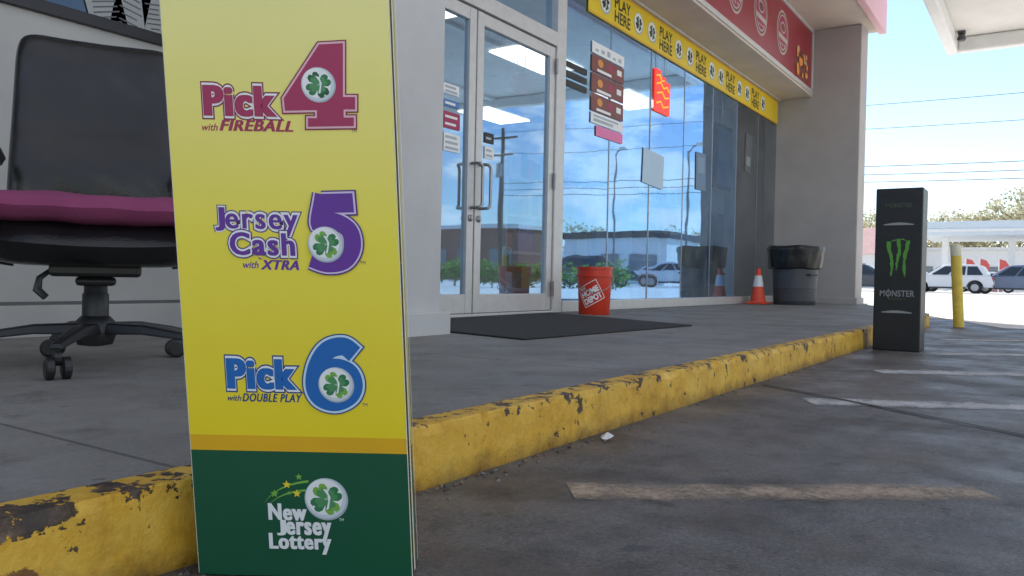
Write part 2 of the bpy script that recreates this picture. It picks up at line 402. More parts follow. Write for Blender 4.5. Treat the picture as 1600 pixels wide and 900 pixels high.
# ------------------------------------------------------------------ store building
B = empty('store_building', (4, YS, SW), 'grey convenience store with glass front and wide piers above the raised sidewalk', 'building')
w = MB()
w.box(-6, 2.45, YS, YS+.16, SW-.1, 1.37); w.box(-6, -.6, YS, YS+.16, 1.37, 2.62); w.box(2.25, 2.45, YS, YS+.16, 1.37, 2.62)
w.box(-6, 2.45, YS, YS+.16, 2.62, 3.93)
w.build('front_wall', m_wall, B)
w = MB(); w.box(-6, 2.45, YS-.012, YS-.001, SW, .235); w.build('baseboard', m_wall, B, bevel=.004)
w = MB(); w.box(-6, 2.45, YS-.0025, YS+.02, .237, .25); w.build('wall_joint', m_groove, B)
fr = MB()
fr.box(-.6, 2.25, YS-.02, YS+.06, 1.37, 1.42); fr.box(-.6, 2.25, YS-.02, YS+.06, 2.57, 2.62)
for x in (-.6, .8, 2.2): fr.box(x, x+.05, YS-.018, YS+.058, 1.42, 2.57)
fr = fr.build('window_frame', m_alud, B, bevel=.004)
w = MB(); w.poly([(-.55, YS+.02, 1.42), (2.2, YS+.02, 1.42), (2.2, YS+.02, 2.57), (-.55, YS+.02, 2.57)]); w.build('window_pane', m_sidegl, fr)
w = MB(); w.box(-.6, 2.25, YS+.9, YS+.95, 1.2, 2.7); w.box(-.6, 2.25, YS+.2, YS+.9, 1.3, 1.36); w.build('window_recess', m_recess, B)
# piers
w = MB(); w.box(2.45, 2.93, 2.37, YS+.2, SW-.05, 3.93); w.build('pier', m_pier, B, bevel=.012)
w = MB(); w.box(2.42, 2.965, 2.335, YS-.02, SW-.02, .215); w.build('pier_base', m_pier, B, bevel=.006)
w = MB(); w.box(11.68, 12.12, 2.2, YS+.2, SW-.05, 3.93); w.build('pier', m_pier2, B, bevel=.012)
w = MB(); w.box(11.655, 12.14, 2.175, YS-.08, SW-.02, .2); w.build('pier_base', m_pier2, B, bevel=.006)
# frame of door and windows
fr = MB()
fr.box(2.93, 3.36, YS-.02, YS+.1, SW, 2.98)
fr.box(5.43, 5.57, YS-.02, YS+.1, SW, 2.98)
fr.box(3.36, 5.43, YS-.02, YS+.1, 2.21, 2.32)
fr.box(3.36, 5.43, YS-.022, YS+.1, SW-.01, SW+.018)
DF = fr.build('door_frame', m_alu, B, bevel=.006)
w = MB(); w.poly([(3.36, YS+.04, 2.32), (5.43, YS+.04, 2.32), (5.43, YS+.04, 2.98), (3.36, YS+.04, 2.98)]); w.build('transom_pane', m_dglass, B)
def door(x0, x1, hx, hinge, sg):
    d = MB(); y0, y1 = YS-.005, YS+.045; z0, z1 = SW+.022, 2.2; s = .075
    d.box(x0, x0+s, y0, y1, z0, z1); d.box(x1-s, x1, y0, y1, z0, z1)
    d.box(x0+s, x1-s, y0+.002, y1-.002, z0, z0+.13); d.box(x0+s, x1-s, y0+.002, y1-.002, z1-.085, z1)
    o = d.build('door', m_alu, B, bevel=.005)
    p = MB(); p.poly([(x0+s, YS+.02, z0+.13), (x1-s, YS+.02, z0+.13), (x1-s, YS+.02, z1-.085), (x0+s, YS+.02, z1-.085)]); p.build('door_pane', m_dglass, o)
    hh = MB(); y = YS-.01
    c = lambda u, v, z: (hx+sg*u, y-v, z)
    hh.path([c(0, 0, .85), c(.004, .05, .85), c(.012, .066, .853), c(.03, .07, .868), c(.034, .07, .89), c(.034, .07, 1.11), c(.03, .07, 1.132), c(.012, .066, 1.147), c(.004, .05, 1.15), c(0, 0, 1.15)], .011, 10)
    hh.build('handle', m_chrome, o, smooth=True)
    l = MB(); l.lathe([(.022, 0), (.024, .01), (.014, .014), (.014, .02)], 16, (hx, 0, 0), axis='y')
    for q in l.v: q.y = YS-.004-q.y; q.z += .78
    l.build('lock', m_chrome, o, smooth=True)
    for z in (.3, 1.15, 2.05):
        hg = MB(); hg.path([(hinge, y-.012, z-.06), (hinge, y-.012, z+.06)], .012, 8); hg.build('hinge', m_chrome, o)
door(3.36, 4.385, 4.345, 3.37, 1); door(4.40, 5.425, 4.44, 5.42, 1)
# windows
js = [5.57, 6.44, 7.31, 8.18, 9.05, 9.92, 10.79, 11.66]
w = MB(); w.box(5.57, 11.67, YS-.03, YS+.1, SW, .2); w.build('window_sill', m_alu, B, bevel=.006)
w = MB(); w.box(2.93, 11.67, YS-.02, YS+.1, 2.98, 3.03); w.build('window_head', m_alu, B, bevel=.004)
for i, (x0, x1) in enumerate(zip(js, js[1:])):
    dy = random.uniform(-.003, .003)
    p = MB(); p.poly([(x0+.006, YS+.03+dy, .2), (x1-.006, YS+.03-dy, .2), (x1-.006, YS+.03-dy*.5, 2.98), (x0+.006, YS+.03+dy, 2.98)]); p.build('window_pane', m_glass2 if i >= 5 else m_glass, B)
for x in js[1:-1]:
    p = MB(); p.box(x-.007, x+.007, YS+.025, YS+.046, .2, 2.98); p.build('glass_joint', m_chrome, B)
w = MB(); w.box(2.93, 11.67, 2.83, YS-.02, 3.0, 3.028); w.build('soffit', m_soff, B)
w = MB(); w.box(2.45, 12.12, YS+.02, YS+.16, 3.03, 3.93); w.build('head_wall', m_wall, B)
w = MB(); w.box(-6, 12.2, 2.08, YS+.4, 3.932, 4.0); w.build('eave_soffit', m_soff, B)
w = MB(); w.box(-6, 12.22, 1.98, 2.078, 3.9, 5.4); w.box(12.14, 12.22, 2.08, 14, 4.002, 5.4); w.build('fascia', m_fasc, B, bevel=.01)
w = MB(); w.box(-6, 12.12, 2.1, 14, 4.01, 4.3); w.build('roof', m_soff, B)
w = MB(); w.box(12.0, 12.12, YS+.2, 14, 0, 3.93); w.box(-6, 12.0, 13.9, 14, 0, 3.93); w.build('side_wall', m_pier2, B)
# interior
m_tile = M('ceiling_tile', (.55, .55, .53), .8, .1, 6); m_floor = M('shop_floor', (.24, .23, .21), .35, .15, 3); m_inw = M('shop_wall', (.22, .22, .23), .8, .1, 1)
w = MB(); w.box(2.5, 12.0, YS+.1, 11, SW-.05, SW+.003); w.build('shop_floor', m_floor, B)
w = MB(); w.box(2.5, 12.0, YS+.1, 11, 3.035, 3.08)
w.build('ceiling', m_tile, B)
w = MB()
for i in range(16): w.box(2.5+i*.61, 2.52+i*.61, YS+.17, 10.9, 3.028, 3.034)
for i in range(12): w.box(2.5, 12.0, YS+.3+i*.61, YS+.32+i*.61, 3.0265, 3.0275)
w.build('ceiling_grid', m_alu, B)
w = MB(); w.box(2.5, 12, 10.9, 11, SW, 3.03); w.box(2.46, 2.5, YS+.2, 11, SW, 3.03); w.build('shop_wall', m_inw, B)
m_lamp = M('lamp_panel', (1, .97, .92), .5, 0, 1, emit=3.8)
for x in (5.2, 7.6, 10.1):
    for y in (4.9, 7.3, 9.6):
        p = MB(); p.box(x, x+1.2, y, y+.6, 3.008, 3.024); p.build('ceiling_light', m_lamp, B)

# shop fittings seen dimly
def shelf(x, y, label, cols, ht=1.5, nk=4):
    t = empty('shelf_unit', (x, y, SW), label, 'shelf', 'shelves inside the shop')
    f = MB(); f.box(x-.02, x, y, y+.9, SW, ht); f.box(x+1.8, x+1.82, y, y+.9, SW, ht); f.box(x, x+1.8, y+.43, y+.47, SW, ht); f.build('frame', m_offw, t)
    for k in range(nk):
        z = .25+k*.36; s = MB(); s.box(x, x+1.8, y, y+.42, z, z+.03); s.build('shelf', m_offw, t)
        gd = MB(); xx = x+.02
        while xx < x+1.7:
            ww = random.uniform(.07, .16); gd.box(xx, xx+ww, y+.03, y+.3, z+.031, z+.031+random.uniform(.14, .28), random.randrange(len(cols))); xx += ww+.01
        o = gd.build('goods', cols, t); o['kind'] = 'stuff'
cols = [p_rd, p_yel, p_bl2, p_wht, p_clv, p_org]
shelf(6.3, 4.3, 'low shelf of packets inside the shop, nearer the glass door', cols)
shelf(8.4, 4.0, 'low shelf of packets inside the shop, behind the middle of the window', cols)
shelf(5.9, 9.2, 'tall shelf of packets at the back of the shop, seen through the door', cols, 2.3, 6)
t = empty('drinks_cooler', (10.35, 3.75, SW), 'pale upright cooler cabinet inside the shop window near the bin', 'cooler')
w = MB(); w.box(10.1, 10.8, 3.75, 4.3, SW+.01, 1.6); w.build('cabinet', m_white, t, bevel=.02)
w = MB(); w.box(10.15, 10.75, 3.72, 3.746, .35, 1.3); w.build('cabinet_door', m_groove, t, bevel=.01)
w = MB(); w.path([(10.19, 3.7, .6), (10.19, 3.7, 1.0)], .012); w.build('handle', m_chrome, t)
t = empty('wall_screen', (9.6, 3.6, 2.0), 'dark framed screen hanging inside the window at right', 'screen')
a = onY(1121, 190, 3.6); b = onY(1143, 300, 3.6)
w = MB(); w.box(a.x, b.x, 3.6, 3.66, b.z, a.z); w.build('casing', m_black, t, bevel=.01)
w = MB(); w.box(a.x+.04, b.x-.04, 3.592, 3.598, b.z+.05, a.z-.05); w.build('display', p_bl2, t)
w = MB(); w.path([((a.x+b.x)/2, 3.63, a.z), ((a.x+b.x)/2, 3.63, 3.03)], .015); w.build('hanger', m_chrome, t)
t = empty('hanging_sign', (7.5, 4.97, 2.5), 'small red oval sign hanging from the shop ceiling', 'sign')
w = MB(); w.lathe([(.02, -.02), (.2, -.02), (.21, 0), (.2, .02), (.02, .02)], 28, (0, 0, 0), axis='y')
for q in w.v: q.z *= .55; q += V((7.5, 4.97, 2.55))
w.build('oval_panel', p_rd, t)
for xx in (7.42, 7.58):
    w = MB(); w.path([(xx, 4.97, 2.65), (xx, 4.97, 3.03)], .004, 5); w.build('cord', m_chrome, t)

# ------------------------------------------------------------------ red fascia sign
RS = empty('fascia_sign', (7.3, 2.83, 3.03), 'long red illuminated sign box with round emblems above the shop window', 'sign')
w = MB(); w.box(2.95, 11.66, 2.85, YS, 3.03, 3.925); w.build('sign_box', m_alu, RS)
w = MB(); w.box(3.0, 11.61, 2.838, 2.849, 3.09, 3.88); w.build('sign_face', m_red, RS)
w = MB(); w.box(2.95, 11.66, 2.815, 2.85, 3.03, 3.088); w.box(2.95, 11.66, 2.815, 2.85, 3.882, 3.925); w.box(11.612, 11.66, 2.815, 2.85, 3.088, 3.882); w.build('sign_frame', m_alu, RS, bevel=.008)
PS = lambda x, y, h: V((x, 2.837-h, y))
p_dull = flat('ink_dull_white', (.52, .46, .43))
for i, x in enumerate((6.45, 7.4, 8.35, 9.25, 10.15)):
    e = MB(); zc = 3.5
    disc(e, x, zc, .25, 0, .001, PS, 40, .27); disc(e, x, zc, .225, 1, .002, PS, 40, .245); disc(e, x, zc, .2, 0, .003, PS, 40, .22); disc(e, x, zc, .185, 2, .004, PS, 36, .2)
    disc(e, x, zc+.06, .11, 0, .005, PS, 30, .07); disc(e, x, zc+.06, .09, 1, .006, PS, 30, .05)
    e.poly([PS(x-.2, zc-.03, .007), PS(x+.2, zc-.05, .007), PS(x+.18, zc-.11, .007), PS(x-.18, zc-.09, .007)], 0)
    for q in range(3): disc(e, x-.08+q*.08, zc-.15, .02, 0, .005, PS, 12)
    e.build('round_emblem', [p_dull, p_brn, p_mar], RS)
e = MB(); disc(e, 11.1, 3.3, .36, 1, .0005, PS, 30, .2)
for q in range(26):
    x = 11.1+random.uniform(-.27, .27); z = 3.3+random.uniform(-.12, .2); r = random.uniform(.03, .07)
    disc(e, x, z, r, random.choice((0, 0, 1, 2)), .001+q*.0006, PS, 14, r*.8)
e.build('food_picture', [p_org, p_brn, flat('ink_tan', (.6, .42, .25))], RS)

# ------------------------------------------------------------------ yellow window banner
WB = empty('window_banner', (8.6, YS, 2.64), 'yellow strip banner with black lettering and round emblems along window top', 'banner')
w = MB(); w.box(5.98, 11.64, YS+.012, YS+.02, 2.65, 2.975); w.build('strip', flat('banner_yellow', (.86, .62, .02), .4), WB)
w = MB(); w.box(5.98, 11.64, YS+.009, YS+.0115, 2.65, 2.668); w.build('border', m_gold, WB)
w = MB(); w.box(5.98, 11.64, YS+.009, YS+.0115, 2.957, 2.975); w.build('border', m_gold, WB)
PB = lambda x, y, h: V((x, YS+.011-h, y))
for k in range(6):
    x = 6.62+k*.99
    if x > 11.3: continue
    t = MB(); put_text(t, 'PLAY', (x-.16, 2.82, x+.16, 2.925), [(.015, 0, .001)], PB); put_text(t, 'HERE', (x-.16, 2.695, x+.16, 2.80), [(.015, 0, .001)], PB)
    t.build('lettering', p_blk, WB)
    for dx in (-.34, .34):
        if 6.08 < x+dx < 11.55:
            t = MB(); ball(t, x+dx, 2.81, .1, .001, PB, 0, 1, 2, 3); t.build('ball_emblem', [p_gry, p_wht, p_blk, p_clvd], WB)

# ------------------------------------------------------------------ posters and stickers
PP = lambda x, y, h: V((x, YS+.024-h, y))
def sheet(mb, x0, z0, x1, z1, mi, h, P=PP): mb.poly([P(x0, z0, h), P(x1, z0, h), P(x1, z1, h), P(x0, z1, h)], mi)
def sheet_rot(mb, c, w, hh, a, mi, h, P=PP):
    ca, sa = math.cos(a), math.sin(a)
    mb.poly([P(c[0]+x*ca-y*sa, c[1]+x*sa+y*ca, h) for x, y in ((-w/2, -hh/2), (w/2, -hh/2), (w/2, hh/2), (-w/2, hh/2))], mi)
t = empty('window_poster', (6.38, YS+.02, 1.6), 'tall window poster of stacked panels, three brown, with pink foot beside the door', 'poster')
x0, x1 = 6.07, 6.69
w = MB(); sheet(w, x0, 2.33, x1, 2.43, 0, .003)
for k in range(5): sheet(w, x0+.06+k*.11, 2.355, x0+.12+k*.11, 2.375+.014*(k % 3), 1, .004)
w.build('header_panel', [p_wht, p_gry], t)
for z0, z1 in ((2.175, 2.318), (2.0, 2.162), (1.835, 1.987)):
    w = MB(); sheet(w, x0, z0, x1, z1, 0, .003); sheet(w, x0+.1, z0+.012, x1-.25, z0+.035, 1, .004); disc(w, x0+.16, z0+.09, .05, 2, .004, PP, 20, .035); disc(w, x0+.36, z0+.09, .05, 3, .004, PP, 20, .035); sheet(w, x1-.14, z0+.06, x1-.05, z0+.11, 1, .004)
    w.build('brown_panel', [p_brn, p_wht, p_org, p_mar], t)
w = MB(); sheet(w, x0, 1.73, x1, 1.825, 0, .003); sheet(w, x0+.05, 1.75, x1-.2, 1.775, 1, .004); sheet(w, x0+.05, 1.79, x1-.1, 1.806, 1, .004); w.build('caption_panel', [p_wht, p_gry], t)
w = MB(); sheet(w, x0+.1, 1.63, x1, 1.72, 0, .003); w.build('pink_panel', [p_pk], t)
a = onY(876, 108, YS); b = onY(921, 150, YS)
t = empty('window_decal', (a.x, YS+.02, b.z), 'three dark printed bars on the glass just right of the door jamb', 'decal')
for i in range(3):
    w = MB(); sheet(w, a.x+.01, b.z+.02+i*.075, b.x-.01, b.z+.07+i*.075, 0, .003); w.build('bar', p_blk, t)
t = empty('window_light_sign', (7.65, YS+.02, 2.1), 'glowing red sign with orange marks hanging in the shop window', 'sign')
c = onY(1037, 146, YS)
m_rl = M('lit_red', (.85, .025, .012), .4, .25, 9, emit=1.15); m_yl = M('lit_orange', (1, .33, .03), .4, .1, 12, emit=1.3)
w = MB(); pts = [(-.19, -.2), (.19, -.2), (.19, .13), (.08, .13), (.08, .17), (-.05, .17), (-.05, .22), (-.19, .22)]
w.prism([(c.x+x, YS+.022, c.z+z) for x, z in pts], [(c.x+x, YS+.012, c.z+z) for x, z in pts]); w.build('panel', m_rl, t)
for q in ([(-.16, .15), (-.08, .17), (-.03, .12), (.03, .13)], [(-.15, .07), (-.06, .1), (.02, .05), (.1, .08), (.16, .04)], [(-.14, -.02), (-.02, .01), (.06, -.04), (.15, -.02)], [(-.15, -.12), (-.05, -.09), (.02, -.14), (.14, -.11)]):
    w = MB(); w.path([(c.x+x, YS+.011, c.z+z) for x, z in q], .008); w.build('tube', m_yl, t)
for dx, dz in ((-.12, .2), (.1, .12)):
    w = MB(); w.path([(c.x+dx, YS+.018, c.z+dz), (c.x+dx, YS+.018, 2.66)], .003, 5); w.build('chain', m_chrome, t)
w = MB(); c = onY(1024, 264, YS); sheet_rot(w, (c.x, c.z), .5, .34, -.06, 0, .003)
tag(w.build('window_sheet', [flat('reflection_pale', (.5, .66, .8))]), 'plain pale sheet on the middle window standing for a reflection', 'paper')  # pale reflection in the glass put into a coloured sheet
w = MB(); c = onY(1098, 268, YS); sheet_rot(w, (c.x, c.z), .3, .42, .03, 0, .003); sheet_rot(w, (c.x, c.z+.07), .2, .18, .03, 1, .004)
tag(w.build('window_sheet', [flat('paper_grey', (.13, .23, .36)), flat('paper_bluegrey', (.2, .31, .45))]), 'grey paper notice on the window right of the pale sheet', 'paper')
w = MB(); c = onY(1172, 240, YS); sheet_rot(w, (c.x, c.z), .26, .5, -.05, 0, .003); sheet_rot(w, (c.x, c.z-.1), .15, .12, -.05, 1, .004)
tag(w.build('window_sheet', [flat('paper_dark', (.1, .115, .13)), flat('paper_midgrey', (.25, .28, .3))]), 'dark narrow notice in the rightmost part of the window', 'paper')
PD = lambda x, y, h: V((x, YS+.016-h, y))
def sticker(bands, label):
    t = None
    for px0, py0, px1, py1, mi, n in bands:
        a = onY(px0, py0, YS+.016); b = onY(px1, py1, YS+.016)
        if t is None: t = empty('door_sticker', (a.x, YS+.014, onY(px0, bands[-1][3], YS).z), label, 'sticker')
        w = MB(); sheet(w, a.x, b.z, b.x, a.z, 0, .002, PD)
        for i in range(n):
            z = b.z+(a.z-b.z)*(i+.6)/(n+.3); sheet(w, a.x+.015, z-.008, b.x-.015-random.uniform(0, .03), z+.008, 1, .003, PD)
        w.build('printed_panel', mi, t)
sticker([(693, 128, 717, 152, [p_wht, p_gry], 2), (693, 153, 717, 171, [p_bl2, p_wht], 1), (693, 172, 718, 205, [p_mar, p_wht], 2), (693, 206, 718, 240, [p_wht, p_gry], 3)], 'tall white blue and red sticker strip on the left door leaf')
sticker([(757, 206, 771, 226, [p_blk, p_gry], 1), (757, 228, 771, 250, [p_wht, p_gry], 2)], 'small black and white sticker on the right door leaf above the handle')
PW = lambda x, y, h: V((x, YS+.016-h, y))
p_dim = flat('paper_dim', (.34, .35, .35)); p_dim2 = flat('paper_print_dim', (.1, .1, .105))
for (px, py, ww, hh, an, lab) in ((165, 14, .16, .15, .3, 'pale sheet tilted in the dark side window, left of the others'), (205, 12, .15, .19, -.2, 'pale notice in the dark side window, middle of three'), (240, 26, .1, .15, .15, 'pale notice in the dark side window beside the yellow sign')):
    c = onY(px, py, YS+.016); w = MB(); sheet_rot(w, (c.x, c.z), ww, hh, an, 0, .002, PW)
    for i in range(6):
        o_ = -hh*.36+i*hh*.14; sheet_rot(w, (c.x-o_*math.sin(an), c.z+o_*math.cos(an)), ww*random.uniform(.4, .75), .006, an, 1, .003, PW)
    tag(w.build('paper_notice', [p_dim, p_dim2]), lab, 'notice')

# ------------------------------------------------------------------ lottery sign
BL = atd(312, 897, 1.0); BR = atd(644, 897, .998); TL = atd(250, 0, .93)
BL.z = BR.z = .002
ex = (BR-BL).normalized(); W = (BR-BL).length; ey = (TL-BL).normalized(); nn = ex.cross(ey).normalized()
if nn.dot(CAM-BL) < 0: nn = -nn
def lp(px, py):
    r = ray(px, py); p = CAM+r*((BL-CAM).dot(nn)/r.dot(nn)); q = p-BL
    a, b, c = ex.dot(ex), ex.dot(ey), ey.dot(ey); e, f = q.dot(ex), q.dot(ey); D = a*c-b*b
    return ((e*c-f*b)/D, (a*f-b*e)/D)
PL = lambda x, y, h: BL+ex*x+ey*y+nn*(h*.28)
HT = 1.28; vg = lp(470, 706)[1]; vo = lp(470, 682)[1]
LS = empty('lottery_sign', ((BL+BR)/2), 'tall yellow and green lottery display stand leaning in front of the kerb', 'sign')
dd = d0*.075
fp = MB(); lev = [(0, vg, 1), (vg, vo, 2), (vo, HT, 0)]
for a, b, mi in lev:
    N = max(1, int((b-a)/.05))
    for i in range(N):
        ya = a+(b-a)*i/N; yb = a+(b-a)*(i+1)/N; fp.poly([PL(0, ya, 0), PL(W, ya, 0), PL(W, yb, 0), PL(0, yb, 0)], mi)
FP = fp.build('front_panel', [m_sy, m_green, m_gold], LS)
m_edge = flat('card_edge', (.62, .5, .1)); m_edged = flat('card_edge_shade', (.1, .1, .06)); m_edgeg = flat('card_edge_green', (.02, .1, .05)); m_trim = flat('card_trim', (.78, .76, .62))
for nm, xx in (('side_panel', W), ('side_panel', 0.0)):
    sp_ = MB()
    for a, b, mi in lev:
        sg = ex*(-.003 if xx else .003); cm = {0: 0, 2: 0, 1: 2}[mi]
        for f0, f1, s0, s1, mm in ((0, .26, 0, .6, cm), (.26, .36, .8, .8, 1), (.36, .5, .1, .1, 3), (.5, .6, .8, .9, 1), (.6, .9, .3, .8, cm), (.9, 1, .3, .5, 3)):
            sp_.poly([PL(xx, a, 0)+dd*f0+sg*s0, PL(xx, a, 0)+dd*f1+sg*s1, PL(xx, b, 0)+dd*f1+sg*s1, PL(xx, b, 0)+dd*f0+sg*s0], mm)
    sp_.build(nm, [m_edge, m_edged, m_edgeg, m_trim], LS)
for xx in (W+.0004, -.0004):
    eb = MB(); eb.path([PL(xx, 0.002, -.003), PL(xx, HT, -.003)], .0007, 6); eb.build('edge_trim', m_trim, LS)
bp = MB(); bp.poly([PL(0, 0, 0)+dd, PL(W-.004, 0, 0)+dd, PL(W-.004, HT, 0)+dd, PL(0, HT, 0)+dd]); bp.poly([PL(0, HT, 0), PL(W-.004, HT, 0), PL(W-.004, HT, 0)+dd, PL(0, HT, 0)+dd]); bp.build('back_panel', m_sy, LS)
def lbox(x0, y0, x1, y1):
    a = lp(x0, y1); b = lp(x1, y0); return (a[0], a[1], b[0], b[1])
def T(mb, txt, box, layers, shear=0, sp=1.0): put_text(mb, txt, lbox(*box), layers, PL, shear, sp)
def BOLD(mi, h, off=.016, dx=.036): return [(off, mi, h, -dx), (off, mi, h+.0005, 0), (off, mi, h+.001, dx)]
def LB(mb, cx, cy, r, h, g, w, c, c2):
    q = lp(cx, cy); rr = abs(lp(cx+r, cy)[0]-q[0])
    x, y = q
    disc(mb, x, y, rr, g, h, PL); disc(mb, x-rr*.03, y+rr*.04, rr*.95, 7, h+.0003, PL); disc(mb, x-rr*.08, y+rr*.1, rr*.84, w, h+.0006, PL)
    clover(mb, x, y, rr*.98, c, h+.001, PL, .55, c2); clover(mb, x-rr*.015, y+rr*.02, rr*.7, 8, h+.0013, PL, .55)
    mb.poly([PL(x+rr*a, y+rr*b, h+.0017) for a, b in ((-.02, -.5), (.1, -.45), (.2, .1), (.05, .45), (-.14, .5), (.06, .2), (.08, -.1))], w)
p_bsh = flat('ball_shade', (.64, .69, .72)); p_clm = flat('clover_mid', (.08, .29, .11))
def L3(dx=.012, off=.008, dz=0):
    return [(.12, 0, .0006+dz), (.085, 1, .0014+dz), (off, 2, .0022+dz, -dx), (off, 2, .0027+dz, 0), (off, 2, .0032+dz, dx)]
# pick 4
g4 = MB(); T(g4, 'Pick', (314, 129, 444, 187), L3(.042, .03), 0, 1.14)
four = [(499, 70), (536, 68), (536, 152), (555, 152), (555, 171), (537, 171), (537, 184), (553, 184), (553, 197), (482, 198), (482, 185), (496, 185), (496, 172), (446, 173), (444, 154)]
f2 = [lp(*p) for p in four]
for d, mi, h in ((.004, 0, .0038), (.0025, 3, .0043), (.0002, 2, .0048)): g4.poly([PL(x, y, h) for x, y in offpoly(f2, d)], mi)
LB(g4, 498, 133, 27, .0054, 4, 1, 5, 6)
T(g4, 'with', (316, 193, 340, 204), [(.015, 2, .0006)], .3); T(g4, 'FIREBALL', (343, 189, 458, 204), BOLD(2, .0006), .3, 1.1)
T(g4, 'TM', (549, 202, 557, 207), [(.0, 0, .0006)])
g4.build('printed_logo', [p_mard, p_wht, p_mar, p_mlt, p_gry, p_clv, p_clvd, p_bsh, p_clm], FP)['label'] = 'maroon number four logo with clover ball'
# cash 5
g5 = MB(); T(g5, 'J', (332, 320, 355, 364), L3(.034, .024), 0, 1.0); T(g5, 'ersey', (349, 330, 473, 373), L3(.022, .008, .0006), 0, 1.17); T(g5, 'Cash', (356, 359, 465, 404), L3(.028, .014, .0036), 0, 1.15)
five = [(545, 317), (504, 318), (500, 352), (522, 346), (546, 360), (551, 386), (538, 407), (512, 412), (487, 404)]
f5 = [lp(*p) for p in five]; pxm = abs(lp(501, 400)[0]-lp(500, 400)[0])
for wd, cp_, mi, h in ((44, 13, 0, .0072), (39, 10.5, 3, .0078), (33, 7.5, 2, .0084)): stroke(g5, f5[:2], wd*pxm*.9, cp_*pxm, mi, h, PL)
for wd, cp_, mi, h in ((42, 17, 0, .0072), (37, 15, 3, .0078), (31, 13, 2, .0084)): stroke(g5, f5[1:], wd*pxm*.86, 14*pxm, mi, h+.00015, PL)
LB(g5, 510, 382, 28, .0096, 4, 1, 5, 6)
T(g5, 'with', (380, 408, 404, 419), [(.015, 2, .0006)], .3); T(g5, 'XTRA', (407, 407, 467, 421), BOLD(2, .0006), .3, 1.1); T(g5, 'TM', (563, 408, 571, 413), [(.0, 0, .0006)])
g5.build('printed_logo', [p_purd, p_wht, p_pur, p_lil, p_gry, p_clv, p_lim, p_bsh, p_clm], FP)['label'] = 'purple number five logo with clover ball'
# pick 6
g6 = MB(); T(g6, 'Pick', (351, 556, 474, 613), L3(.042, .03), 0, 1.14)
six = [(553, 552), (537, 541), (513, 547), (497, 571), (492, 601), (501, 621), (524, 628), (546, 618), (553, 600), (545, 581), (524, 574), (506, 584), (502, 600)]
f6 = [lp(*p) for p in six]
for wd, cp_, mi, h in ((40, 7, 0, .0042), (36, 5, 3, .0048), (29, 2, 2, .0054)): stroke(g6, f6, wd*pxm, cp_*pxm, mi, h, PL)
LB(g6, 526, 601, 28, .0064, 4, 1, 5, 6)
T(g6, 'with', (356, 617, 377, 626), [(.015, 0, .0006)], .3); T(g6, 'DOUBLE PLAY', (379, 616, 472, 627), BOLD(0, .0006, .01, .026), .3, 1.12); T(g6, 'TM', (566, 630, 574, 635), [(.0, 0, .0006)])
g6.build('printed_logo', [p_blud, p_wht, p_blu, p_lbl, p_gry, p_clv, p_lim, p_bsh, p_clm], FP)['label'] = 'blue number six logo with clover ball'
# state lottery logo
gn = MB(); LB(gn, 510, 780, 34, .0006, 0, 1, 2, 3)
BW = lambda h: BOLD(1, h, .022, .042)
T(gn, 'New', (420, 787, 479, 812), BW(.0022), 0, 1.12); T(gn, 'J', (433, 812, 447, 836), BOLD(1, .0022, .026, .03)); T(gn, 'ersey', (448, 816, 518, 844), BW(.0022), 0, 1.15); T(gn, 'Lottery', (422, 834, 518, 864), BW(.0042), 0, 1.15)
for (cx, cy, r, mi) in ((429, 771, 7, 3), (448, 757, 7, 4), (467, 745, 6, 3), (464, 771, 7, 4), (452, 770, 4, 3)):
    q = lp(cx, cy); rr = abs(lp(cx+r, cy)[0]-q[0])
    gn.poly([PL(q[0]+rr*(1 if k % 2 == 0 else .42)*math.sin(k*math.pi/5), q[1]+rr*(1 if k % 2 == 0 else .42)*math.cos(k*math.pi/5), .0014) for k in range(10)], mi)
for (pa, pb, pc, t) in (((413, 786), (432, 757), (482, 752), 1.6), ((418, 790), (440, 768), (478, 766), 1.4)):
    pts = []
    for k in range(13):
        s = k/12; x = (1-s)**2*pa[0]+2*s*(1-s)*pb[0]+s*s*pc[0]; y = (1-s)**2*pa[1]+2*s*(1-s)*pb[1]+s*s*pc[1]; pts.append((x, y, t*s+.3))
    gn.poly([PL(*lp(x, y-tt), .0006) for x, y, tt in pts]+[PL(*lp(x, y+tt), .0006) for x, y, tt in pts[::-1]], 3)
T(gn, 'TM', (530, 810, 537, 814), [(.0, 1, .0006)])
gn.build('printed_logo', [p_gry, p_wht, p_clv, p_lim, p_yel, p_wht, p_wht, p_bsh, p_clm], FP)['label'] = 'white state lottery logo with clover ball and stars'

# ------------------------------------------------------------------ office chair
def rslab(w, h, t, p=5, N=18, fn=None):
    vs = []; idx = {}; fs = []
    for side in (1, -1):
        for i in range(N+1):
            for j in range(N+1):
                u = -1+2*i/N; v = -1+2*j/N; u = math.sin(u*math.pi/2)*.35+u*.65; v = math.sin(v*math.pi/2)*.35+v*.65
                mx = max(abs(u), abs(v))
                if mx > 1e-6:
                    k = mx/((abs(u)**p+abs(v)**p)**(1/p))
                else: k = 1
                edge = mx >= .9999
                if edge and side == -1: idx[(side, i, j)] = idx[(1, i, j)]; continue
                th = t/2*(max(0, 1-mx**7))**.5
                P = V((u*k*w/2, v*k*h/2, side*th))
                if fn: P = fn(P, u, v, side)
                idx[(side, i, j)] = len(vs); vs.append(P)
    for side in (1, -1):
        for i in range(N):
            for j in range(N):
                f = [idx[(side, i, j)], idx[(side, i+1, j)], idx[(side, i+1, j+1)], idx[(side, i, j+1)]]
                fs.append(f if side == 1 else f[::-1])
    return vs, fs
cpos = atd(149, 500, 2.25); cth = -math.atan2(.477, .879)
CH = empty('office_chair', (cpos.x, cpos.y, SW), 'black leather swivel office chair on castors against the grey wall', 'chair', rotz=cth)
